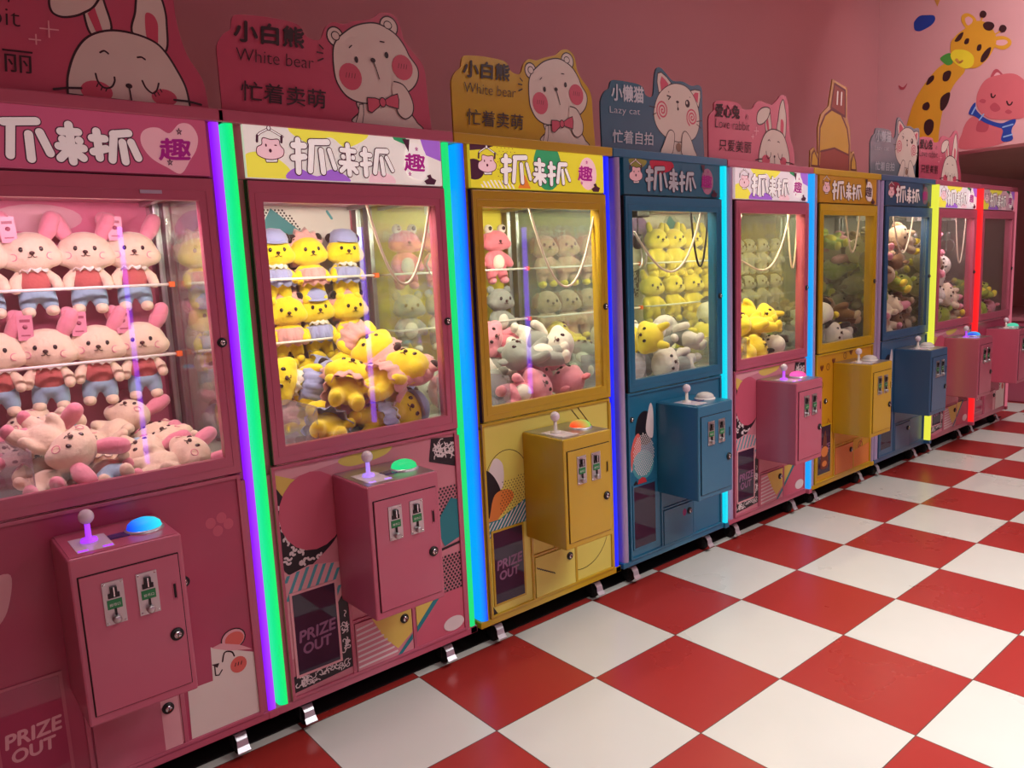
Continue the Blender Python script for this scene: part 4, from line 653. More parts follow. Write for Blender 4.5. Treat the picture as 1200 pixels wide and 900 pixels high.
def machine(k, colour, low, mq, back, ledl, ledr, glow, label, cat='claw machine', rods=(1.61, 1.352), lampw=0):
    body = BODY[colour]; x = (k - 1) * P + 0.045 - OX
    root = thing('claw_machine', label, cat, (x + (0.022 if k == 0 else 0), 0, 0), 0, 'claw machines standing in a row')
    c = MB(OX)
    c.box(-0.008, 0.858, 0.054, 0.80, 0.12, 0.965, body); c.box(0.029, 0.829, 0.002, 0.054, 0.12, 0.965, body)          # lower body
    c.box(-0.008, 0.858, -0.006, 0.06, 0.12, 0.149, body); c.box(0.822, 0.858, -(0.008, 0.006, 0.006, 0.022, 0.032, 0.012, 0.048, 0.048, 0.022)[k], 0.0, 0.12, 0.149, body)                                                                # sill below the tubes
    c.box(-0.008, 0.858, 0.054, 0.80, 1.92, 2.11, body); c.box(0.029, 0.829, 0.012, 0.054, 1.925, 2.11, body)
    c.box(-0.014, 0.868, -0.01, 0.80, 2.094, 2.132, body)                                                            # top lip
    for xx in (0.0, 0.81): c.box(xx, xx + 0.04, 0.755, 0.80, 0.965, 1.92, body)
    for xx, w in ((0.029, 0.046), (0.775, 0.054)): c.box(xx, xx + w, 0.012, 0.05, 0.965, 1.925, body)
    for xx in (0.0, 0.826): c.box(xx, xx + 0.024, 0.71, 0.755, 0.965, 1.92, STEEL)                                   # inner alloy posts
    c.box(0.04, 0.81, 0.75, 0.80, 0.965, 1.92, body)
    c.build('cabinet', root, bevel=0.004)
    MB(OX).box(0.004, 0.846, 0.055, 0.74, 0.965, 0.98, WHITE).build('prize_deck', root)
    led(root, -1, *ledl); led(root, 1, *ledr, k)
    for xx in (0.006, 0.838): MB(OX).box(xx, xx + 0.006, 0.056, 0.708, 0.98, 1.92, GLS).build('side_glass', root)
    back_art(root, back)
    # front window door
    d = MB(OX); d.frame(0.057, 0.81, 0.997, 1.921, 0.045, -0.014, 0.012, body, wt=0.066, wb=0.056); d.frame(0.053, 0.814, 0.993, 1.925, 0.004, -0.004, 0.012, BW)
    d.frame(0.075, 0.79, 1.02, 1.885, 0.003, -0.0155, -0.014, body)
    dr = d.build('window_door', root, bevel=0.003)
    MB(OX).box(0.10, 0.767, -0.004, 0.002, 1.05, 1.858, GL).build('window_glass', dr)
    lock(dr, 0.79, 1.42, -0.014, 'door_lock', 0.01)
    if k == 0: MB(OX).box(0.60, 0.66, -0.018, -0.014, 1.872, 1.882, SILV).build('door_hinge', dr)
    marquee(root, mq, k); lp = lower_panel(root, low, k)
    # frame strips of the prize hatch and the small service doors
    s = MB(OX); s.box(0.284, 0.297, -0.010, -0.003, 0.157, 0.60, body); s.box(0.548, 0.562, -0.010, -0.003, 0.157, 0.36, body); (s.box(0.297, 0.80, -0.010, -0.003, 0.352, 0.362, body) if low not in ('rose', 'memphis') else s.box(0.297, 0.548, -0.010, -0.003, 0.352, 0.362, body))
    s.frame(0.045, 0.805, 0.15, 0.99, 0.012, -0.012, 0.0, body); s.build('panel_frame', root, bevel=0.002)
    z0, z1 = (0.205, 0.52) if low != 'memphis' else (0.235, 0.53)
    pd = MB(OX); pd.frame(0.068, 0.245, z0 - 0.008, z1 + 0.008, 0.009, -0.009, -0.003, body if low != 'memphis' else PPK); pd.box(0.075, 0.238, -0.005, -0.0042, z0, z1, BW); pdo = pd.build('prize_door', root)
    MB(OX).box(0.077, 0.236, -0.0095, -0.0085, z0 + 0.001, z1 - 0.001, SMOKE if low != 'rose' else SMOKEP).build('smoked_flap', pdo)
    if low in ('memphis', 'rose', 'yellow', 'gold'):
        a = Art(-0.0097, OX); a.text('PRIZE', (0.09, 0.352), (0.225, 0.36), (0.094, 0.392), FT if low != 'rose' else PPK, 0.0018); a.text('OUT', (0.10, 0.305), (0.205, 0.31), (0.103, 0.342), FT if low != 'rose' else PPK, 0.0018); a.build('prize_text', pdo)
    if low == 'gold':
        a = Art(-0.0102, OX); a.poly([(0.12, 0.24), (0.11, 0.3), (0.13, 0.36), (0.14, 0.42), (0.165, 0.49), (0.185, 0.42), (0.19, 0.36), (0.21, 0.3), (0.2, 0.24)], PBRN, sm=True); a.poly(circ((0.16, 0.35, 0.045, 0.035)), PORG); a.poly(circ((0.16, 0.27, 0.03, 0.02)), PORG); a.build('hatch_print', pdo)
    ad = MB(OX); ad.box(0.302, 0.543, -0.0115, -0.0045, 0.163, 0.346, {'memphis': PRS, 'yellow': PLEM, 'rose': body, 'gold': PORG}.get(low, body))
    ado = ad.build('service_door', root)
    a = Art(-0.0115, OX, clip=(0.303, 0.542, 0.164, 0.345))
    if low == 'memphis':
        a.poly([(0.37, 0.35), (0.55, 0.35), (0.55, 0.24), (0.475, 0.19), (0.42, 0.25)], PYEL)
        for i in range(8): a.stroke([(0.309, 0.176 + i * 0.021), (0.47 - i * 0.014, 0.182 + i * 0.021)], 0.008, PWHT)
        a.poly([(0.47, 0.163), (0.49, 0.163), (0.56, 0.22), (0.56, 0.245)], PTEAL)
    if low == 'rose': a.poly([(0.49, 0.163), (0.49, 0.346), (0.55, 0.346), (0.55, 0.163)], PPK)
    if low == 'yellow':
        for i in range(9): a.stroke([(0.31 + 0.012 * i, 0.30 - 0.006 * i), (0.318 + 0.012 * i, 0.292 - 0.006 * i)], 0.005, PBLK)
    if low == 'teal': a.poly(circ((0.47, 0.30, 0.016, 0.02)), PMAG)
    if a.b.v: a.build('door_print', ado)
    lock(ado, 0.51, 0.30, -0.0118, 'door_lock')
    if low == 'memphis':
        a = Art(-0.0085, OX, clip=(0.566, 0.791, 0.164, 0.37)); a.poly([(0.56, 0.24), (0.56, 0.35), (0.7, 0.35)], PYEL); a.poly([(0.56, 0.215), (0.56, 0.24), (0.68, 0.36), (0.71, 0.36)], PTEAL); a.poly(circ((0.74, 0.2, 0.05, 0.03)), PWHT); a.build('corner_print', lp)
    if k == 0: lock(root, 0.60, 0.685, -0.004, 'side_lock'); 
    if k == 5: lock(root, 0.17, 0.68, -0.004, 'side_lock')
    if k == 3: lock(root, 0.075, 0.86, -0.004, 'side_lock', 0.009)
    control_box(root, body, glow, k)
    if k not in (5, 6):
        for z in rods:
            m = MB(OX); m.tube([(0.03, 0.56, z), (0.82, 0.56, z)], 0.0055, WHITE, 10); m.tube([(0.05, 0.56, z), (0.05, 0.74, z)], 0.004, WHITE, 8); m.tube([(0.80, 0.56, z), (0.80, 0.74, z)], 0.004, WHITE, 8)
            m.box(0.812, 0.832, 0.55, 0.57, z - 0.01, z + 0.01, ORANGE); m.build('display_rod', root)
    m = MB(OX); m.box(0.25, 0.254, 0.05, 0.30, 0.98, 1.16, ACR); m.box(0.05, 0.25, 0.30, 0.304, 0.98, 1.16, ACR); m.build('chute_panel', root)
    claw(root, k)
    # lamp strip under the ceiling of the case, with its own light
    MB(OX).box(0.1, 0.75, 0.058, 0.068, 1.905, 1.918, mat('lamp_strip_%d' % k, 'f0e8e0', 0.4, emit=lampw[0] * 0.25, emitcol=lampw[1])).build('lamp_strip', root)
    if lampw[0] > 0:
        l = area('case_light', (x, 0.095, 1.897), (0.5, 0, 0), 0.6, 0.05, lampw[0], lin(lampw[1])); l.parent = root; l.location = (0, 0.095, 1.897)
    for xx in (0.115, 0.735):
        caster(root, xx, 0.07, True); caster(root, xx, 0.70, False)
    return root

OFF = (None, None, 0)
cfg = [
 # k colour low marquee back ledL ledR button label lamp
 (0, 'pink', 'rose', 'rose', 'rose', OFF, ('8c14ff', 'b440fa', 1.05), ('1038ff', '20f0f0', 1.1), 'pink claw machine nearest the camera with white rabbits and a heart on its marquee', (7.5, 'ffd0e0')),
 (1, 'pink', 'memphis', 'memphis', 'memphis', ('00f29a', '00fa70', 0.95), ('10f080', '10f080', 0.85), ('20e088', '18d878', 0.95), 'pink claw machine with glowing green corner tubes and a white bear sign', (8, 'fff0d8')),
 (2, 'yellow', 'yellow', 'yellowm', 'yellow', ('00a4ff', '0838ff', 1.0), ('0818ff', '1c30f8', 1.0), ('ff4a28', '40e860', 1.0), 'yellow claw machine with a bright blue left tube and white bear sign', (8.5, 'fff4d8')),
 (3, 'teal', 'teal', 'tealm', 'teal', OFF, ('08e0f8', '10e8f4', 1.0), OFF, 'teal blue claw machine with a white cat sign and white unlit button', (6, 'fff0d0')),
 (4, 'pink', 'memphis', 'memphis2', 'memphis', OFF, ('18a4fc', '40a0f0', 1.0), ('f060c0', 'ff3070', 1.1), 'pink claw machine with a rabbit sign, between the teal one and the golden one', (10, 'ffecb8')),
 (5, 'gold', 'gold', 'goldm', 'gold', OFF, OFF, OFF, 'golden yellow claw machine with brown doodles under a tall yellow board', (1.6, 'ffe0b0')),
 (6, 'slate', 'slate', 'slatem', 'slate', OFF, ('f0f048', 'e8f050', 0.95), OFF, 'slate blue claw machine with a cat sign and a lit lemon yellow tube', (5, 'ffe8d0')),
 (7, 'pink', 'memphis', 'memphis2', 'slate', OFF, ('ff1c20', 'ff3038', 1.0), ('3040e0', '30f0f0', 1.1), 'pink claw machine with a glowing red tube on its right corner', (4, 'ffd8dc')),
 (8, 'pink', 'rose', 'dim', 'gold', OFF, ('f0788c', 'e06880', 0.6), ('50c8a0', '40e0c0', 1.0), 'last pink claw machine at the far end of the row', (1.2, 'ffd0d8')),
]
ROOTS = {}
for k, col, low, mq, bk, l0, l1, gw, lab, lw in cfg:
    ROOTS[k] = machine(k, col, low, mq, bk, l0, l1, gw, lab, lampw=lw)

# the row across the aisle, behind the camera: it shows only as reflections in the glass
BRIGHT = led_mat('led_far_purple', '5a20ff', '8030ff', 5.0, 0.3, 0.43)
def copy_machine(src, loc, rz, label):
    r = src.copy(); COL.objects.link(r); r.location = loc; r.rotation_euler = (0, 0, rz); r['label'] = label; r['group'] = 'claw machines across the aisle'
    for ch in [o for o in src.children if o.type == 'MESH']:
        c = ch.copy(); COL.objects.link(c); c.parent = r
        if ch.name.startswith('led_column') and ch['label'].startswith('lit'):
            c.data = ch.data.copy(); c.data.materials[0] = BRIGHT
        for g in list(ch.children):
            d = g.copy(); COL.objects.link(d); d.parent = c
            for q in list(g.children): e = q.copy(); COL.objects.link(e); e.parent = d
    return r
for xx, cc in ((0.72, 'nearest'), (2.88, 'middle'), (5.0, 'farthest')):
    copy_machine(ROOTS[0], (xx + 0.42, -4.3, 0), PI, 'pink claw machine with a purple tube across the aisle, the %s one' % cc)
# ---------------------------------------------------------------- header boards standing on the machines
SGN = {'pink': mat('board_pink', 'b64c66', 0.28, coat=0.6), 'yellow': mat('board_yellow', 'bb9a1c', 0.28, coat=0.6), 'teal': mat('board_teal', '1c6078', 0.28, coat=0.6), 'slate': mat('board_slate', '56707c', 0.28, coat=0.6), 'gold': mat('board_gold', 'a87c18', 0.3, coat=0.6)}
FUR = mat('board_fur_white', 'cfc4b8', 0.4); BLUSH = mat('board_blush', 'c04a62', 0.4); BEDGE = mat('board_edge', 'c8a0a8', 0.2)
def board(name, label, k, pts, colour, draw, dx=0.0, sm=True):
    root = thing(name, label, 'sign', ((k - 1) * P + 0.045 - OX + dx, 0.03, 2.132), 0, None)
    p = spline(pts, False, 4) if sm else pts
    p = [(x, max(z, 2.132)) for x, z in p]
    o = MB(OX).prism(p, 0, 0.008, SGN[colour]).build('board', root); o.location = (0, 0, -2.132)
    for fx in (0.14, 0.50):
        fo = MB(OX).box(fx, fx + 0.06, 0.008, 0.05, 2.132, 2.14, SGN[colour]).box(fx, fx + 0.06, 0.008, 0.012, 2.135, 2.2, SGN[colour]).build('foot_bracket', root); fo.location = (0, 0, -2.132)
    a = Art(0, OX); draw(a, colour); ao = a.build('board_print', root); ao.location = (0, 0, -2.132)
    return root
def cut(pts): return [(x, max(z, 2.134)) for x, z in pts]
def draw_bear(a, col):
    B = A['bear']; ow = 0.005; TX = INK
    a.poly(cut(spline(B['body'])), FUR, INK, ow); a.poly(B['tail'], FUR, INK, 0.003)
    for e in ('earl', 'earr'): a.ell(B[e], FUR, INK, ow)
    a.poly(B['head'], FUR, None, sm=True); a.stroke(B['head'], ow, INK, True, sm=True)
    for e in ('earli', 'earri'): a.ell(B[e], FUR, INK, 0.0035)
    for e in ('chl', 'chr'):
        a.ell(B[e], BLUSH); c = B[e]
        for i in range(4): a.stroke([(c[0] - 0.018 + i * 0.011, c[1] - 0.004), (c[0] - 0.014 + i * 0.011, c[1] + 0.012)], 0.002, INK)
    for e in ('eyel', 'eyer', 'nose'): a.ell(B[e], INK)
    a.stroke(B['mouth'], 0.0035, INK); a.stroke(B['brl'], 0.004, INK); a.stroke(B['brr'], 0.004, INK)
    a.poly(B['arm'], FUR, None, sm=True); a.stroke(spline(B['arm'])[:42], 0.0045, INK)
    for e in ('bowl', 'bowr'): a.poly(B[e], BLUSH, INK, 0.0035)
    a.ell(B['knot'], BLUSH, INK, 0.0035)
    a.text('小白熊', *B['t1'], TX, 0.0022); a.text('White bear', *B['t2'], TX, -0.012); a.text('忙着卖萌', *B['t3'], TX, 0.0004)
    for q in ('m1', 'm2', 'm3'): a.stroke(B[q], 0.005, TX)
def draw_cat(a, col):
    B = A['cat']; TW = mat('print_silver', 'b8c4cc', 0.4)
    a.poly(B['earl'], FUR, INK, 0.005); a.poly(B['earr'], FUR, INK, 0.005); a.poly(B['earli'], BLUSH); a.poly(B['earri'], BLUSH)
    a.poly(cut(B['body']), FUR); a.poly(B['head'], FUR, sm=True); a.stroke(B['head'], 0.004, INK, True, sm=True)
    for e in ('chl', 'chr'):
        c = B[e]; a.stroke([(c[0] + c[2] * (t / 40) * math.cos(t * 0.42), c[1] + c[3] * (t / 40) * math.sin(t * 0.42)) for t in range(3, 41)], 0.008, BLUSH)
    a.ell(B['eye'], INK); a.ell(B['eyeh'], FUR); a.ell(B['nose'], INK); a.stroke(B['mouth'], 0.004, INK); a.ell(B['mo'], INK)
    a.stroke(B['wink'], 0.006, INK)
    for q in ('w1', 'w2', 'w3', 'w4', 'br', 'bl'): a.stroke(B[q], 0.004, INK)
    a.ell(B['btn'], mat('print_tan', '8a6a58', 0.5))
    for q in ('pawl', 'pawr'): a.poly(cut(spline(B[q])), FUR, INK, 0.004)
    a.text('小懒猫', *B['t1'], TW, 0.0022); a.text('Lazy cat', *B['t2'], TW, -0.012); a.text('忙着自拍', *B['t3'], TW, 0.0006)
def draw_rabbit(a, col):
    B = A['rab']; ow = 0.006
    a.poly(B['earl'], FUR, INK, ow, sm=True); a.poly(B['flop'], FUR, INK, ow, sm=True); a.poly(B['earr'], FUR, INK, ow, sm=True)
    a.poly(B['earli'], BLUSH); a.poly(B['earri'], BLUSH, sm=True)
    h = cut([B['head'][0]] + spline(B['head'][:-1], False) + [B['head'][-2]]); a.poly(h, FUR, INK, ow)
    for e in ('chl', 'chr'): a.poly(cut(circ(B[e])), BLUSH)
    for q in ('eyel', 'eyer', 'brl', 'brr'): a.stroke(B[q], 0.005, INK, sm=True)
    for (x, z) in ((0.556, 2.176), (0.566, 2.168), (0.578, 2.166), (0.704, 2.166), (0.714, 2.17), (0.722, 2.18)): a.stroke([(x, z), (x + (0.004 if x > 0.65 else -0.004), z - 0.008)], 0.003, INK)
    a.stroke(B['mouth'], 0.004, INK); a.ell(B['nose'], INK)
    for q in ('w1', 'w2'): a.stroke(B[q], 0.006, INK)
    for q in ('s1', 's1b', 's2', 's2b'): a.stroke(B[q], 0.0035, PPK)
    a.text('爱心兔', (0.07, 2.348), (0.29, 2.356), (0.075, 2.415), INK, 0.0022); a.text('Love rabbit', (0.07, 2.295), (0.384, 2.300), (0.074, 2.34), INK, -0.012); a.text('只爱美丽', (0.10, 2.178), (0.40, 2.182), (0.105, 2.24), INK, 0.0)
    a.stroke([(0.345, 2.362), (0.36, 2.385)], 0.004, INK); a.stroke([(0.365, 2.36), (0.37, 2.38)], 0.004, INK)
RABB = [(0.016, 2.132), (0.016, 2.256), (0.015, 2.325), (0.029, 2.357), (0.062, 2.379), (0.07, 2.42), (0.13, 2.435), (0.28, 2.438), (0.32, 2.41), (0.41, 2.42), (0.45, 2.455), (0.50, 2.47), (0.60, 2.46), (0.66, 2.49), (0.70, 2.52), (0.75, 2.522), (0.785, 2.47), (0.79, 2.38), (0.81, 2.29), (0.85, 2.22), (0.86, 2.132)]
def draw_plain(a, col):
    DY = mat('board_ochre', 'c49a34', 0.4); DR = mat('board_maroon', '5c1c22', 0.4); DC = mat('board_brick', '8a3a2c', 0.4)
    a.poly([(0.11, 2.15), (0.12, 2.38), (0.18, 2.46), (0.26, 2.5), (0.38, 2.48), (0.46, 2.4), (0.49, 2.3), (0.49, 2.15)], DY, DR, 0.014)
    a.poly([(0.12, 2.134), (0.13, 2.24), (0.30, 2.27), (0.48, 2.24), (0.49, 2.134)], DC); a.stroke([(0.13, 2.24), (0.30, 2.27), (0.48, 2.24)], 0.012, DR)
    a.poly([(0.25, 2.51), (0.29, 2.655), (0.425, 2.63), (0.43, 2.47)], DC, DR, 0.014)
    for i in range(2): a.stroke([(0.325 + i * 0.05, 2.54), (0.33 + i * 0.05, 2.61)], 0.016, WHT)
    for s in ([(0.02, 2.15), (0.03, 2.22), (0.055, 2.24), (0.10, 2.19), (0.10, 2.15)], [(0.585, 2.15), (0.58, 2.2), (0.55, 2.25), (0.52, 2.2), (0.52, 2.15)]): a.poly(s, DY, DR, 0.01)
PLAIN = [(0.005, 2.132), (0.01, 2.24), (0.05, 2.26), (0.10, 2.22), (0.095, 2.38), (0.13, 2.46), (0.22, 2.515), (0.265, 2.68), (0.45, 2.65), (0.455, 2.47), (0.50, 2.40), (0.512, 2.25), (0.55, 2.27), (0.59, 2.2), (0.605, 2.132)]
BB = [(0.016, 2.132), (0.016, 2.28), (0.018, 2.33), (0.04, 2.365), (0.065, 2.385), (0.078, 2.425), (0.12, 2.435), (0.20, 2.44), (0.29, 2.435), (0.315, 2.405), (0.34, 2.395), (0.37, 2.40), (0.39, 2.44), (0.42, 2.462), (0.46, 2.462), (0.50, 2.478), (0.57, 2.498), (0.61, 2.525), (0.655, 2.528), (0.686, 2.505), (0.70, 2.45), (0.735, 2.41), (0.77, 2.38), (0.785, 2.34), (0.79, 2.25), (0.80, 2.132)]; CBD = [(-0.042, 2.132), (-0.046, 2.3), (-0.04, 2.35), (-0.015, 2.385), (0.012, 2.40), (0.03, 2.435), (0.08, 2.442), (0.2, 2.442), (0.25, 2.43), (0.265, 2.40), (0.30, 2.392), (0.325, 2.41), (0.335, 2.49), (0.352, 2.53), (0.385, 2.535), (0.43, 2.51), (0.475, 2.487), (0.55, 2.492), (0.62, 2.48), (0.68, 2.49), (0.708, 2.47), (0.71, 2.40), (0.712, 2.3), (0.725, 2.132)]
board('header_board', 'pink rabbit board with closed eyes on the nearest pink machine', 0, RABB, 'pink', draw_rabbit)
board('header_board', 'dark pink board with a white bear above the green tubes', 1, BB, 'pink', draw_bear)
board('header_board', 'yellow board with a white bear in a red bow tie', 2, BB, 'yellow', draw_bear)
board('header_board', 'teal board with a winking white cat, on the teal machine', 3, CBD, 'teal', draw_cat)
board('header_board', 'pink rabbit board between the teal cat board and the tall plain board', 4, RABB, 'pink', draw_rabbit, -0.14)
board('header_board', 'tall plain ochre board with a maroon edge and striped top', 5, PLAIN, 'gold', draw_plain, 0, False)
board('header_board', 'small grey blue board with a white cat in front of the giraffe', 6, CBD, 'slate', draw_cat, -0.06)
board('header_board', 'small pink rabbit board farthest down the row', 7, RABB, 'pink', draw_rabbit, -0.3)

# ---------------------------------------------------------------- soft toys
def plushmat(n, c): return mat('plush_' + n, c, 0.95, bump=0.5, bscale=90, sheen=0.4, var=0.08, vscale=25, spec=0.15)
CR = plushmat('cream', 'e2cfb4'); PI_ = plushmat('pink', 'e08ea0'); RD = plushmat('coral', 'b8625e'); BL = plushmat('sky', '8fb4c8'); YL = plushmat('yellow', 'ead02c'); LY = plushmat('lemon', 'ecd444')
BK = plushmat('dark', '221a18'); GY = plushmat('grey', '8c918c'); WH = plushmat('white', 'dcd6cc'); BG = plushmat('beige', 'b49c80'); GN = plushmat('green', '9aa83a'); BR = plushmat('brown', '7a5a3c'); LV = plushmat('lavender', '9aa0d0'); RZ = plushmat('rose_lace', 'd8a0a0'); HP = plushmat('hot_pink', 'd87888')
DK = mat('bead_black', '0c0a0a', 0.15, spec=0.8); NOSE = mat('nose_brown', '3a1a14', 0.4)
TAGM = mat('hang_tag', 'd890a4', 0.3); TAGT = mat('hang_tag_text', '9a4a60', 0.4)

def blob(name, parts, m, root, vox=0.006):
    b = MB()
    for p in parts:
        if p[0] == 'e': b.ell(p[1], p[2], m, p[3] if len(p) > 3 else None, 14)
        else: b.tube(p[1], p[2], m, 10); [b.ell(q, (r,) * 3, m, None, 10) for q, r in ((p[1][0], p[2][0]), (p[1][-1], p[2][-1]))]
    return b.build(name, root, remesh=vox)
def ruffle(name, c, r, h, m, root, n=12, flare=1.25, axis='Z'):
    b = MB(); vs = []; fs = []; N = n * 4
    for j, (rr, zz) in enumerate(((0.62, 0.012), (0.9, 0.004), (flare, -h))):
        for i in range(N):
            a = 2 * PI * i / N; wv = (0.06 * j) * math.cos(n * a); R = r * (rr + wv)
            p = (R * math.cos(a), R * math.sin(a), zz + (0.004 * j) * math.sin(n * a)) if axis == 'Z' else (R * math.cos(a), zz, R * math.sin(a) * 1.0)
            vs.append((c[0] + p[0], c[1] + p[1], c[2] + p[2]))
    for j in range(2): fs += [(j * N + i, j * N + (i + 1) % N, (j + 1) * N + (i + 1) % N, (j + 1) * N + i) for i in range(N)]
    b.add(vs, fs, m, True); o = b.build(name, root); md = o.modifiers.new('solid', 'SOLIDIFY'); md.thickness = 0.003; return o

def plush(kind, detail=True):
    """a soft toy standing at z=0, facing -y, about 0.33 m tall; head centre z 0.235, tummy z 0.10"""
    t = thing('plush_toy', 'x', 'soft toy', (0, -50, 0))
    K = dict(
        rabbit=dict(n='plush_rabbit', head=CR, body=RD, legs=BL, arms=CR, feet=CR, ears='tall', ear=PI_, hr=(0.096, 0.074, 0.078), face='rabbit', collar=WH),
        rabbit2=dict(n='plush_rabbit', head=CR, body=CR, legs=CR, arms=CR, feet=PI_, ears='tall', ear=PI_, hr=(0.088, 0.070, 0.070), face='rabbit'),
        ybear_b=dict(n='plush_bear', head=YL, body=YL, legs=YL, arms=YL, feet=YL, ears='round', ear=BK, hr=(0.084, 0.068, 0.070), face='bear', bonnet=RZ, skirt=RZ),
        ybear_c=dict(n='plush_bear', head=YL, body=YL, legs=YL, arms=YL, feet=YL, ears='round', ear=BK, hr=(0.084, 0.068, 0.070), face='bear', cap=LV, skirt=LV, collar=WH),
        ybear=dict(n='plush_bear', head=LY, body=LY, legs=LY, arms=LY, feet=LY, ears='upright', ear=LY, hr=(0.078, 0.068, 0.068), face='bear', vox=0.007),
        frog=dict(n='plush_frog', head=HP, body=HP, legs=HP, arms=HP, feet=PI_, ears='frog', ear=WH, hr=(0.082, 0.066, 0.06), face='bear', belly=WH),
        koala=dict(n='plush_koala', head=GY, body=GY, legs=GY, arms=GY, feet=WH, ears='round', ear=GY, hr=(0.078, 0.066, 0.064), face='bear', belly=WH),
        dog=dict(n='plush_dog', head=BG, body=BG, legs=BG, arms=BG, feet=LY, ears='flop', ear=BR, hr=(0.078, 0.068, 0.07), face='dog'),
        wdog=dict(n='plush_dog', head=WH, body=WH, legs=WH, arms=WH, feet=WH, ears='flop', ear=BK, hr=(0.07, 0.062, 0.064), face='dog'),
        seal=dict(n='plush_seal', head=WH, body=GY, legs=WH, arms=WH, feet=WH, ears='none', ear=WH, hr=(0.08, 0.072, 0.068), face='dog'),
        pig=dict(n='plush_pig', head=PI_, body=HP, legs=PI_, arms=PI_, feet=PI_, ears='round', ear=HP, hr=(0.082, 0.07, 0.068), face='bear', belly=WH),
        cow=dict(n='plush_cow', head=WH, body=WH, legs=WH, arms=BK, feet=BK, ears='flop', ear=BK, hr=(0.076, 0.066, 0.066), face='dog'),
        green=dict(n='plush_dinosaur', head=GN, body=GN, legs=GN, arms=GN, feet=LY, ears='round', ear=GN, hr=(0.078, 0.068, 0.062), face='bear', belly=LY),
        brown=dict(n='plush_bear', head=BR, body=BR, legs=BR, arms=BR, feet=BG, ears='round', ear=BR, hr=(0.078, 0.068, 0.066), face='bear', belly=BG),
    )[kind]
    t.name = K['n']; H = (0, 0, 0.232); hx, hy, hz = K['hr']; vox = K.get('vox', 0.0065)
    blob('head', [('e', H, K['hr']), ('e', (0, -hy * 0.55, 0.222), (hx * 0.5, 0.03, 0.026))] + ([('e', (s * hx * 0.6, -hy * 0.25, 0.215), (hx * 0.5, hy * 0.55, hz * 0.5)) for s in (-1, 1)]), K['head'], t, vox)
    same = K['body'] is K['legs'] is K['arms']
    core = [('e', (0, 0, 0.125), (0.056, 0.048, 0.062)), ('e', (0, 0, 0.165), (0.04, 0.036, 0.04))]
    arms = [('t', [(s * 0.042, -0.004, 0.155), (s * 0.064, -0.022, 0.130), (s * 0.066, -0.040, 0.108)], [0.02, 0.021, 0.021]) for s in (-1, 1)]
    legs = [('t', [(s * 0.028, 0, 0.085), (s * 0.036, -0.006, 0.045)], [0.033, 0.029]) for s in (-1, 1)]
    feet = [('e', (s * 0.038, -0.018, 0.023), (0.025, 0.034, 0.022)) for s in (-1, 1)]
    if same: blob('body', core + arms + legs, K['body'], t, vox)
    else:
        blob('body', core, K['body'], t, vox); 
        for q in arms: blob('arm', [q], K['arms'], t, vox)
        blob('legs', legs + [('e', (0, 0, 0.085), (0.052, 0.045, 0.032))], K['legs'], t, vox)
    for q in feet: blob('foot', [q], K['feet'], t, vox)
    E = K['ears']
    for s in (-1, 1):
        if E == 'tall': blob('ear', [('t', [(s * 0.052, 0.006, 0.280), (s * 0.072, 0.0, 0.315), (s * 0.088, -0.004, 0.352)], [0.024, 0.033, 0.030])], K['ear'], t, vox)
        if E == 'round': blob('ear', [('e', (s * hx * 0.72, 0.005, 0.235 + hz * 0.82), (0.026, 0.014, 0.026))], K['ear'], t, vox)
        if E == 'upright': o = blob('ear', [('t', [(s * 0.04, 0.008, 0.285), (s * 0.052, 0.01, 0.325)], [0.024, 0.017])], K['ear'], t, vox)
        if E == 'flop': blob('ear', [('t', [(s * 0.06, 0.004, 0.28), (s * 0.082, -0.006, 0.255), (s * 0.088, -0.008, 0.215)], [0.014, 0.02, 0.019])], K['ear'], t, vox)
        if E == 'frog':
            o = blob('ear', [('e', (s * 0.04, -0.01, 0.295), (0.026, 0.026, 0.026))], K['ear'], t, vox); o.name = 'eye_bump'
            MB().ell((s * 0.04, -0.034, 0.298), (0.011, 0.005, 0.011), DK, None, 10).build('eye', t)
    yf = -hy * 0.97
    if E != 'frog':
        for s in (-1, 1): MB().ell((s * 0.030, yf + 0.008, 0.243), (0.0088, 0.006, 0.0098), DK, None, 10).build('eye', t)
    MB().ell((0, yf - 0.003, 0.230), (0.009, 0.006, 0.007), NOSE, None, 10).build('nose', t)
    m = MB(); m.tube([(0, yf - 0.002, 0.224), (-0.005, yf - 0.002, 0.215), (-0.014, yf, 0.216)], 0.0016, NOSE, 6); m.tube([(0, yf - 0.002, 0.224), (0.005, yf - 0.002, 0.215), (0.014, yf, 0.216)], 0.0016, NOSE, 6); m.build('mouth', t)
    if K['face'] == 'rabbit':
        for s in (-1, 1):
            pts = [(s * 0.058 + 0.012 * math.cos(i * PI / 8), -0.050 + abs(0.0) - 0.006 + 0.006 * s * math.cos(i * PI / 8), 0.218 + 0.012 * math.sin(i * PI / 8)) for i in range(16)]
            MB().tube(pts, 0.0016, PI_, 6, closed=True).build('cheek', t)
    if K.get('belly'): blob('belly', [('e', (0, -0.026, 0.12), (0.04, 0.028, 0.046))], K['belly'], t, vox)
    if K.get('collar'): ruffle('collar', (0, -0.004, 0.180), 0.042, 0.012, K['collar'], t, 10)
    if K.get('skirt'): ruffle('skirt', (0, 0, 0.150), 0.072, 0.06, K['skirt'], t, 11, 1.15)
    if K.get('bonnet'):
        ruffle('bonnet_ruffle', (0, -0.012, 0.24), 0.086, -0.03, K['bonnet'], t, 13, 1.12, 'Y'); blob('bonnet', [('e', (0, 0.022, 0.25), (0.086, 0.058, 0.076))], K['bonnet'], t, vox)
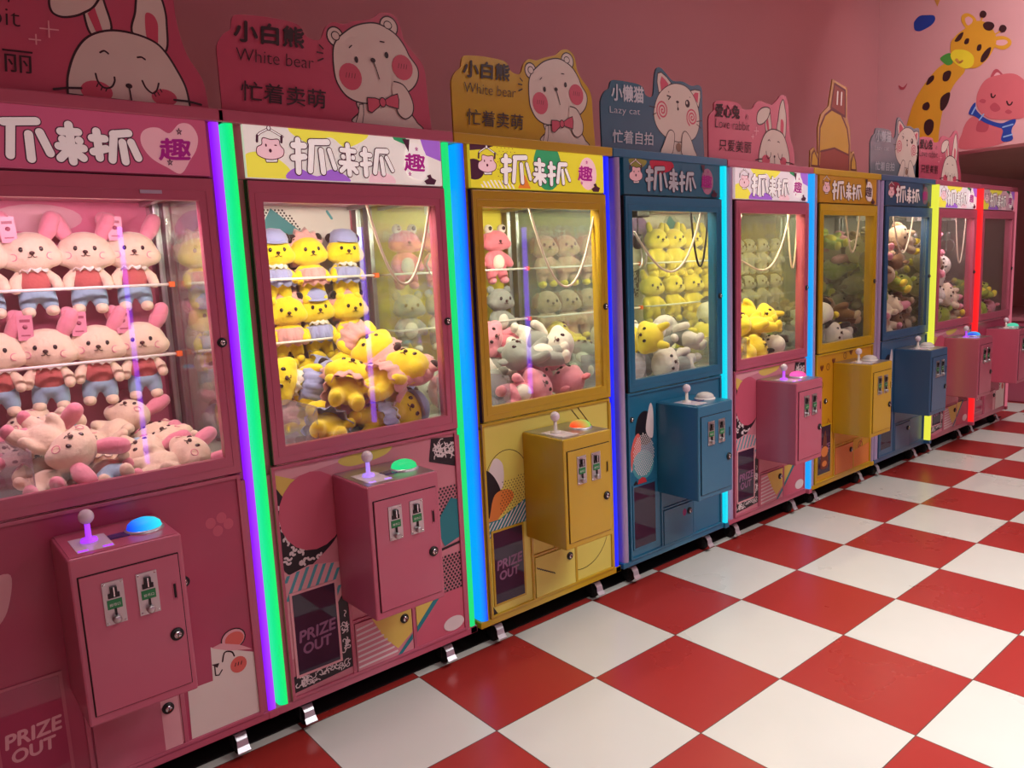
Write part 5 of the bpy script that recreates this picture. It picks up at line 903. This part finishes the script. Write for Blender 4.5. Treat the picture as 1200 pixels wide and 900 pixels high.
    if K.get('cap'):
        b = MB(); b.lathe([(0.068, 0.270), (0.070, 0.288), (0.062, 0.312), (0.04, 0.332), (0.0, 0.338)], K['cap'], (0, 0.006, 0), n=20); b.ell((0, -0.052, 0.276), (0.05, 0.03, 0.005), K['cap'], (0.25, 0, 0), 14); b.build('cap', t)
    return t
KIN = {}
def kids(o, r):
    for c in o.children: r.append(c); kids(c, r)
    return r
def dup(src, loc, R, sc, label, group):
    r = src.copy(); COL.objects.link(r); r.matrix_world = Matrix.Translation(loc) @ R.to_4x4() @ Matrix.Scale(sc, 4)
    r['label'] = label; r['group'] = group
    for ch in PARTS[src.name]:
        c = ch.copy(); COL.objects.link(c); c.parent = r
    return r
PARTS = {}
def get(kind):
    if kind not in KIN:
        p = plush(kind); KIN[kind] = p; PARTS[p.name] = [o for o in bpy.data.objects if o.parent == p]
    return KIN[kind]
NICE = dict(rabbit='cream rabbit in a coral top', rabbit2='plain cream rabbit', ybear_b='yellow bear in pink bonnet', ybear_c='yellow bear in blue cap', ybear='lemon yellow bear',
            frog='pink frog', koala='grey koala', dog='beige dog', wdog='white dog', seal='white and grey seal', pig='pink pig', cow='white and black cow', green='green dinosaur', brown='brown bear')
MN = {0: 'the nearest machine', 1: 'the green tube machine', 2: 'the blue tube machine', 3: 'the teal machine', 4: 'the small rabbit machine', 5: 'the golden machine', 6: 'the slate machine', 7: 'the red tube machine', 8: 'the last machine'}
ORD = ['first', 'second', 'third', 'fourth', 'fifth', 'sixth', 'seventh', 'eighth', 'ninth', 'tenth', 'eleventh', 'twelfth']
used = set()
def emit(kind, k, loc, R, sc, label, group):
    src = get(kind); return dup(src, loc, R, sc, label, group)
def row(k, kinds, us, zf, yb=0.648, sc=0.95, which='upper', tags=()):
    x = (k - 1) * P + 0.045
    for i, (kd, u) in enumerate(zip(kinds, us)):
        rr = random.Random(k * 100 + i + int(zf * 1000))
        R = Euler((rr.uniform(-0.03, 0.03), rr.uniform(-0.05, 0.05), rr.uniform(-0.12, 0.12) - 0.12)).to_matrix()
        o = emit(kd, k, Vector((x + u, yb, zf)), R, sc, '%s, %s from left, %s rod, %s' % (NICE[kd], ORD[i], which, MN[k]), 'soft toys on the rods of ' + MN[k])
        if i in tags:
            tg = MB(); e = 1 if i % 2 else -1; tg.box(-0.024, 0.024, -0.046, -0.043, 0.27, 0.36, TAGM); tg.box(-0.016, 0.016, -0.0465, -0.046, 0.335, 0.345, TAGT); tg.box(-0.014, 0.014, -0.0465, -0.046, 0.285, 0.29, TAGT); tg.lathe([(0, 0), (0.008, 0), (0.008, 0.001), (0, 0.001)], TAGT, (0, -0.046, 0.318), 'Y', 10)
            g = tg.build('paper_tag', o); g.location = (-0.055 * (1 if i != 1 else -1), 0, 0)
def heap(k, kinds, pile, sc=1.08, n=99, minz=0):
    x = (k - 1) * P + 0.045; tot = {}
    data = sorted(PILES[pile][:n], key=lambda d: d[1] + d[4])
    items = []
    for i, d in enumerate(data):
        h = Vector(d[:3]) / 1000; b = Vector(d[3:6]) / 1000; kd = kinds[i % len(kinds)]
        up = (h - b).normalized(); fw = Vector((-0.35, -1, 0.35))
        if k == 0: fw = Vector((-0.3, -0.5, 1.0))
        elif i % 3 == 1: fw = Vector((math.cos(d[6]), -0.4, 0.8))
        yv = -(fw - up * fw.dot(up)).normalized(); xv = yv.cross(up).normalized(); R = Matrix((xv, yv, up)).transposed()
        yy = (h.y + b.y) / 2; where = 'at the glass' if yy < 0.27 else 'mid heap' if yy < 0.45 else 'at the back'
        items.append((kd, where, (h.x + b.x) / 2, b - R @ Vector((0, 0, 0.085)) * sc + Vector((x, 0, 0.982)), R))
    for kd, where, u, loc, R in items:
        same = sorted(q[2] for q in items if q[0] == kd and q[1] == where); o_ = ORD[same.index(u)]
        emit(kd, k, loc, R, sc, ('%s, %s from left %s, %s' % (NICE[kd], o_, where, MN[k])) if len(same) > 1 else '%s heaped %s, %s' % (NICE[kd], where, MN[k]), 'toys heaped in ' + MN[k])

row(0, ['rabbit'] * 5, (0.12, 0.275, 0.43, 0.585, 0.735), 1.515, tags=(2, 4)); row(0, ['rabbit'] * 5, (0.12, 0.275, 0.425, 0.58, 0.735), 1.185, which='lower', tags=(2, 3, 4))
row(1, ['ybear_b', 'ybear_c', 'ybear_c', 'ybear_b', 'ybear_c'], (0.10, 0.255, 0.40, 0.555, 0.715), 1.50); row(1, ['ybear_c', 'ybear_b', 'ybear_b', 'ybear_c', 'ybear_b'], (0.12, 0.27, 0.43, 0.57, 0.725), 1.255, which='lower')
row(2, ['frog'] * 4, (0.14, 0.32, 0.51, 0.69), 1.535); row(2, ['koala'] * 4, (0.14, 0.32, 0.51, 0.69), 1.235, which='lower')
row(3, ['dog'] * 4, (0.15, 0.31, 0.48, 0.66), 1.50); row(3, ['dog'] * 4, (0.14, 0.30, 0.47, 0.64), 1.20, which='lower')
row(4, ['ybear'] * 4, (0.18, 0.37, 0.55, 0.72), 1.52, sc=1.0); row(4, ['ybear'] * 4, (0.14, 0.34, 0.54, 0.72), 1.235, sc=1.0, which='lower')
row(5, ['wdog'] * 4, (0.16, 0.30, 0.46, 0.64), 1.50, sc=0.85); row(5, ['wdog'] * 4, (0.14, 0.30, 0.46, 0.62), 1.245, sc=0.85, which='lower')
heap(0, ['rabbit2', 'rabbit', 'rabbit2', 'rabbit2'], 5, 0.88)
heap(1, ['ybear_c', 'ybear_b'], 2)
heap(2, ['pig', 'koala', 'pig', 'seal'], 0)
heap(3, ['seal', 'seal', 'ybear', 'koala'], 1)
heap(4, ['ybear', 'ybear', 'wdog'], 0)
heap(5, ['cow', 'brown', 'cow', 'green'], 1)
heap(6, ['brown', 'rabbit2', 'green', 'dog', 'brown'], 3)
heap(7, ['rabbit2', 'seal', 'green', 'dog'], 4)
heap(8, ['green', 'green', 'pig'], 0)
for k_, p_ in KIN.items():                                              # the first of each kind was only the pattern
    for c_ in PARTS[p_.name]: bpy.data.objects.remove(c_)
for p_ in list(KIN.values()): bpy.data.objects.remove(p_)

# ---------------------------------------------------------------- beyond the row, under the low ceiling
def counter():
    t = thing('service_counter', 'pink counter with a dark top behind the end of the row', 'counter', (8.7, 0.2, 0))
    MB().box(-0.5, 1.2, -0.5, 0.7, 0, 0.85, BODY['pink']).build('counter_base', t, bevel=0.01); MB().box(-0.53, 1.23, -0.53, 0.73, 0.85, 0.89, mat('counter_top_rose', 'b8707c', 0.25)).build('counter_top', t, bevel=0.006)
counter()
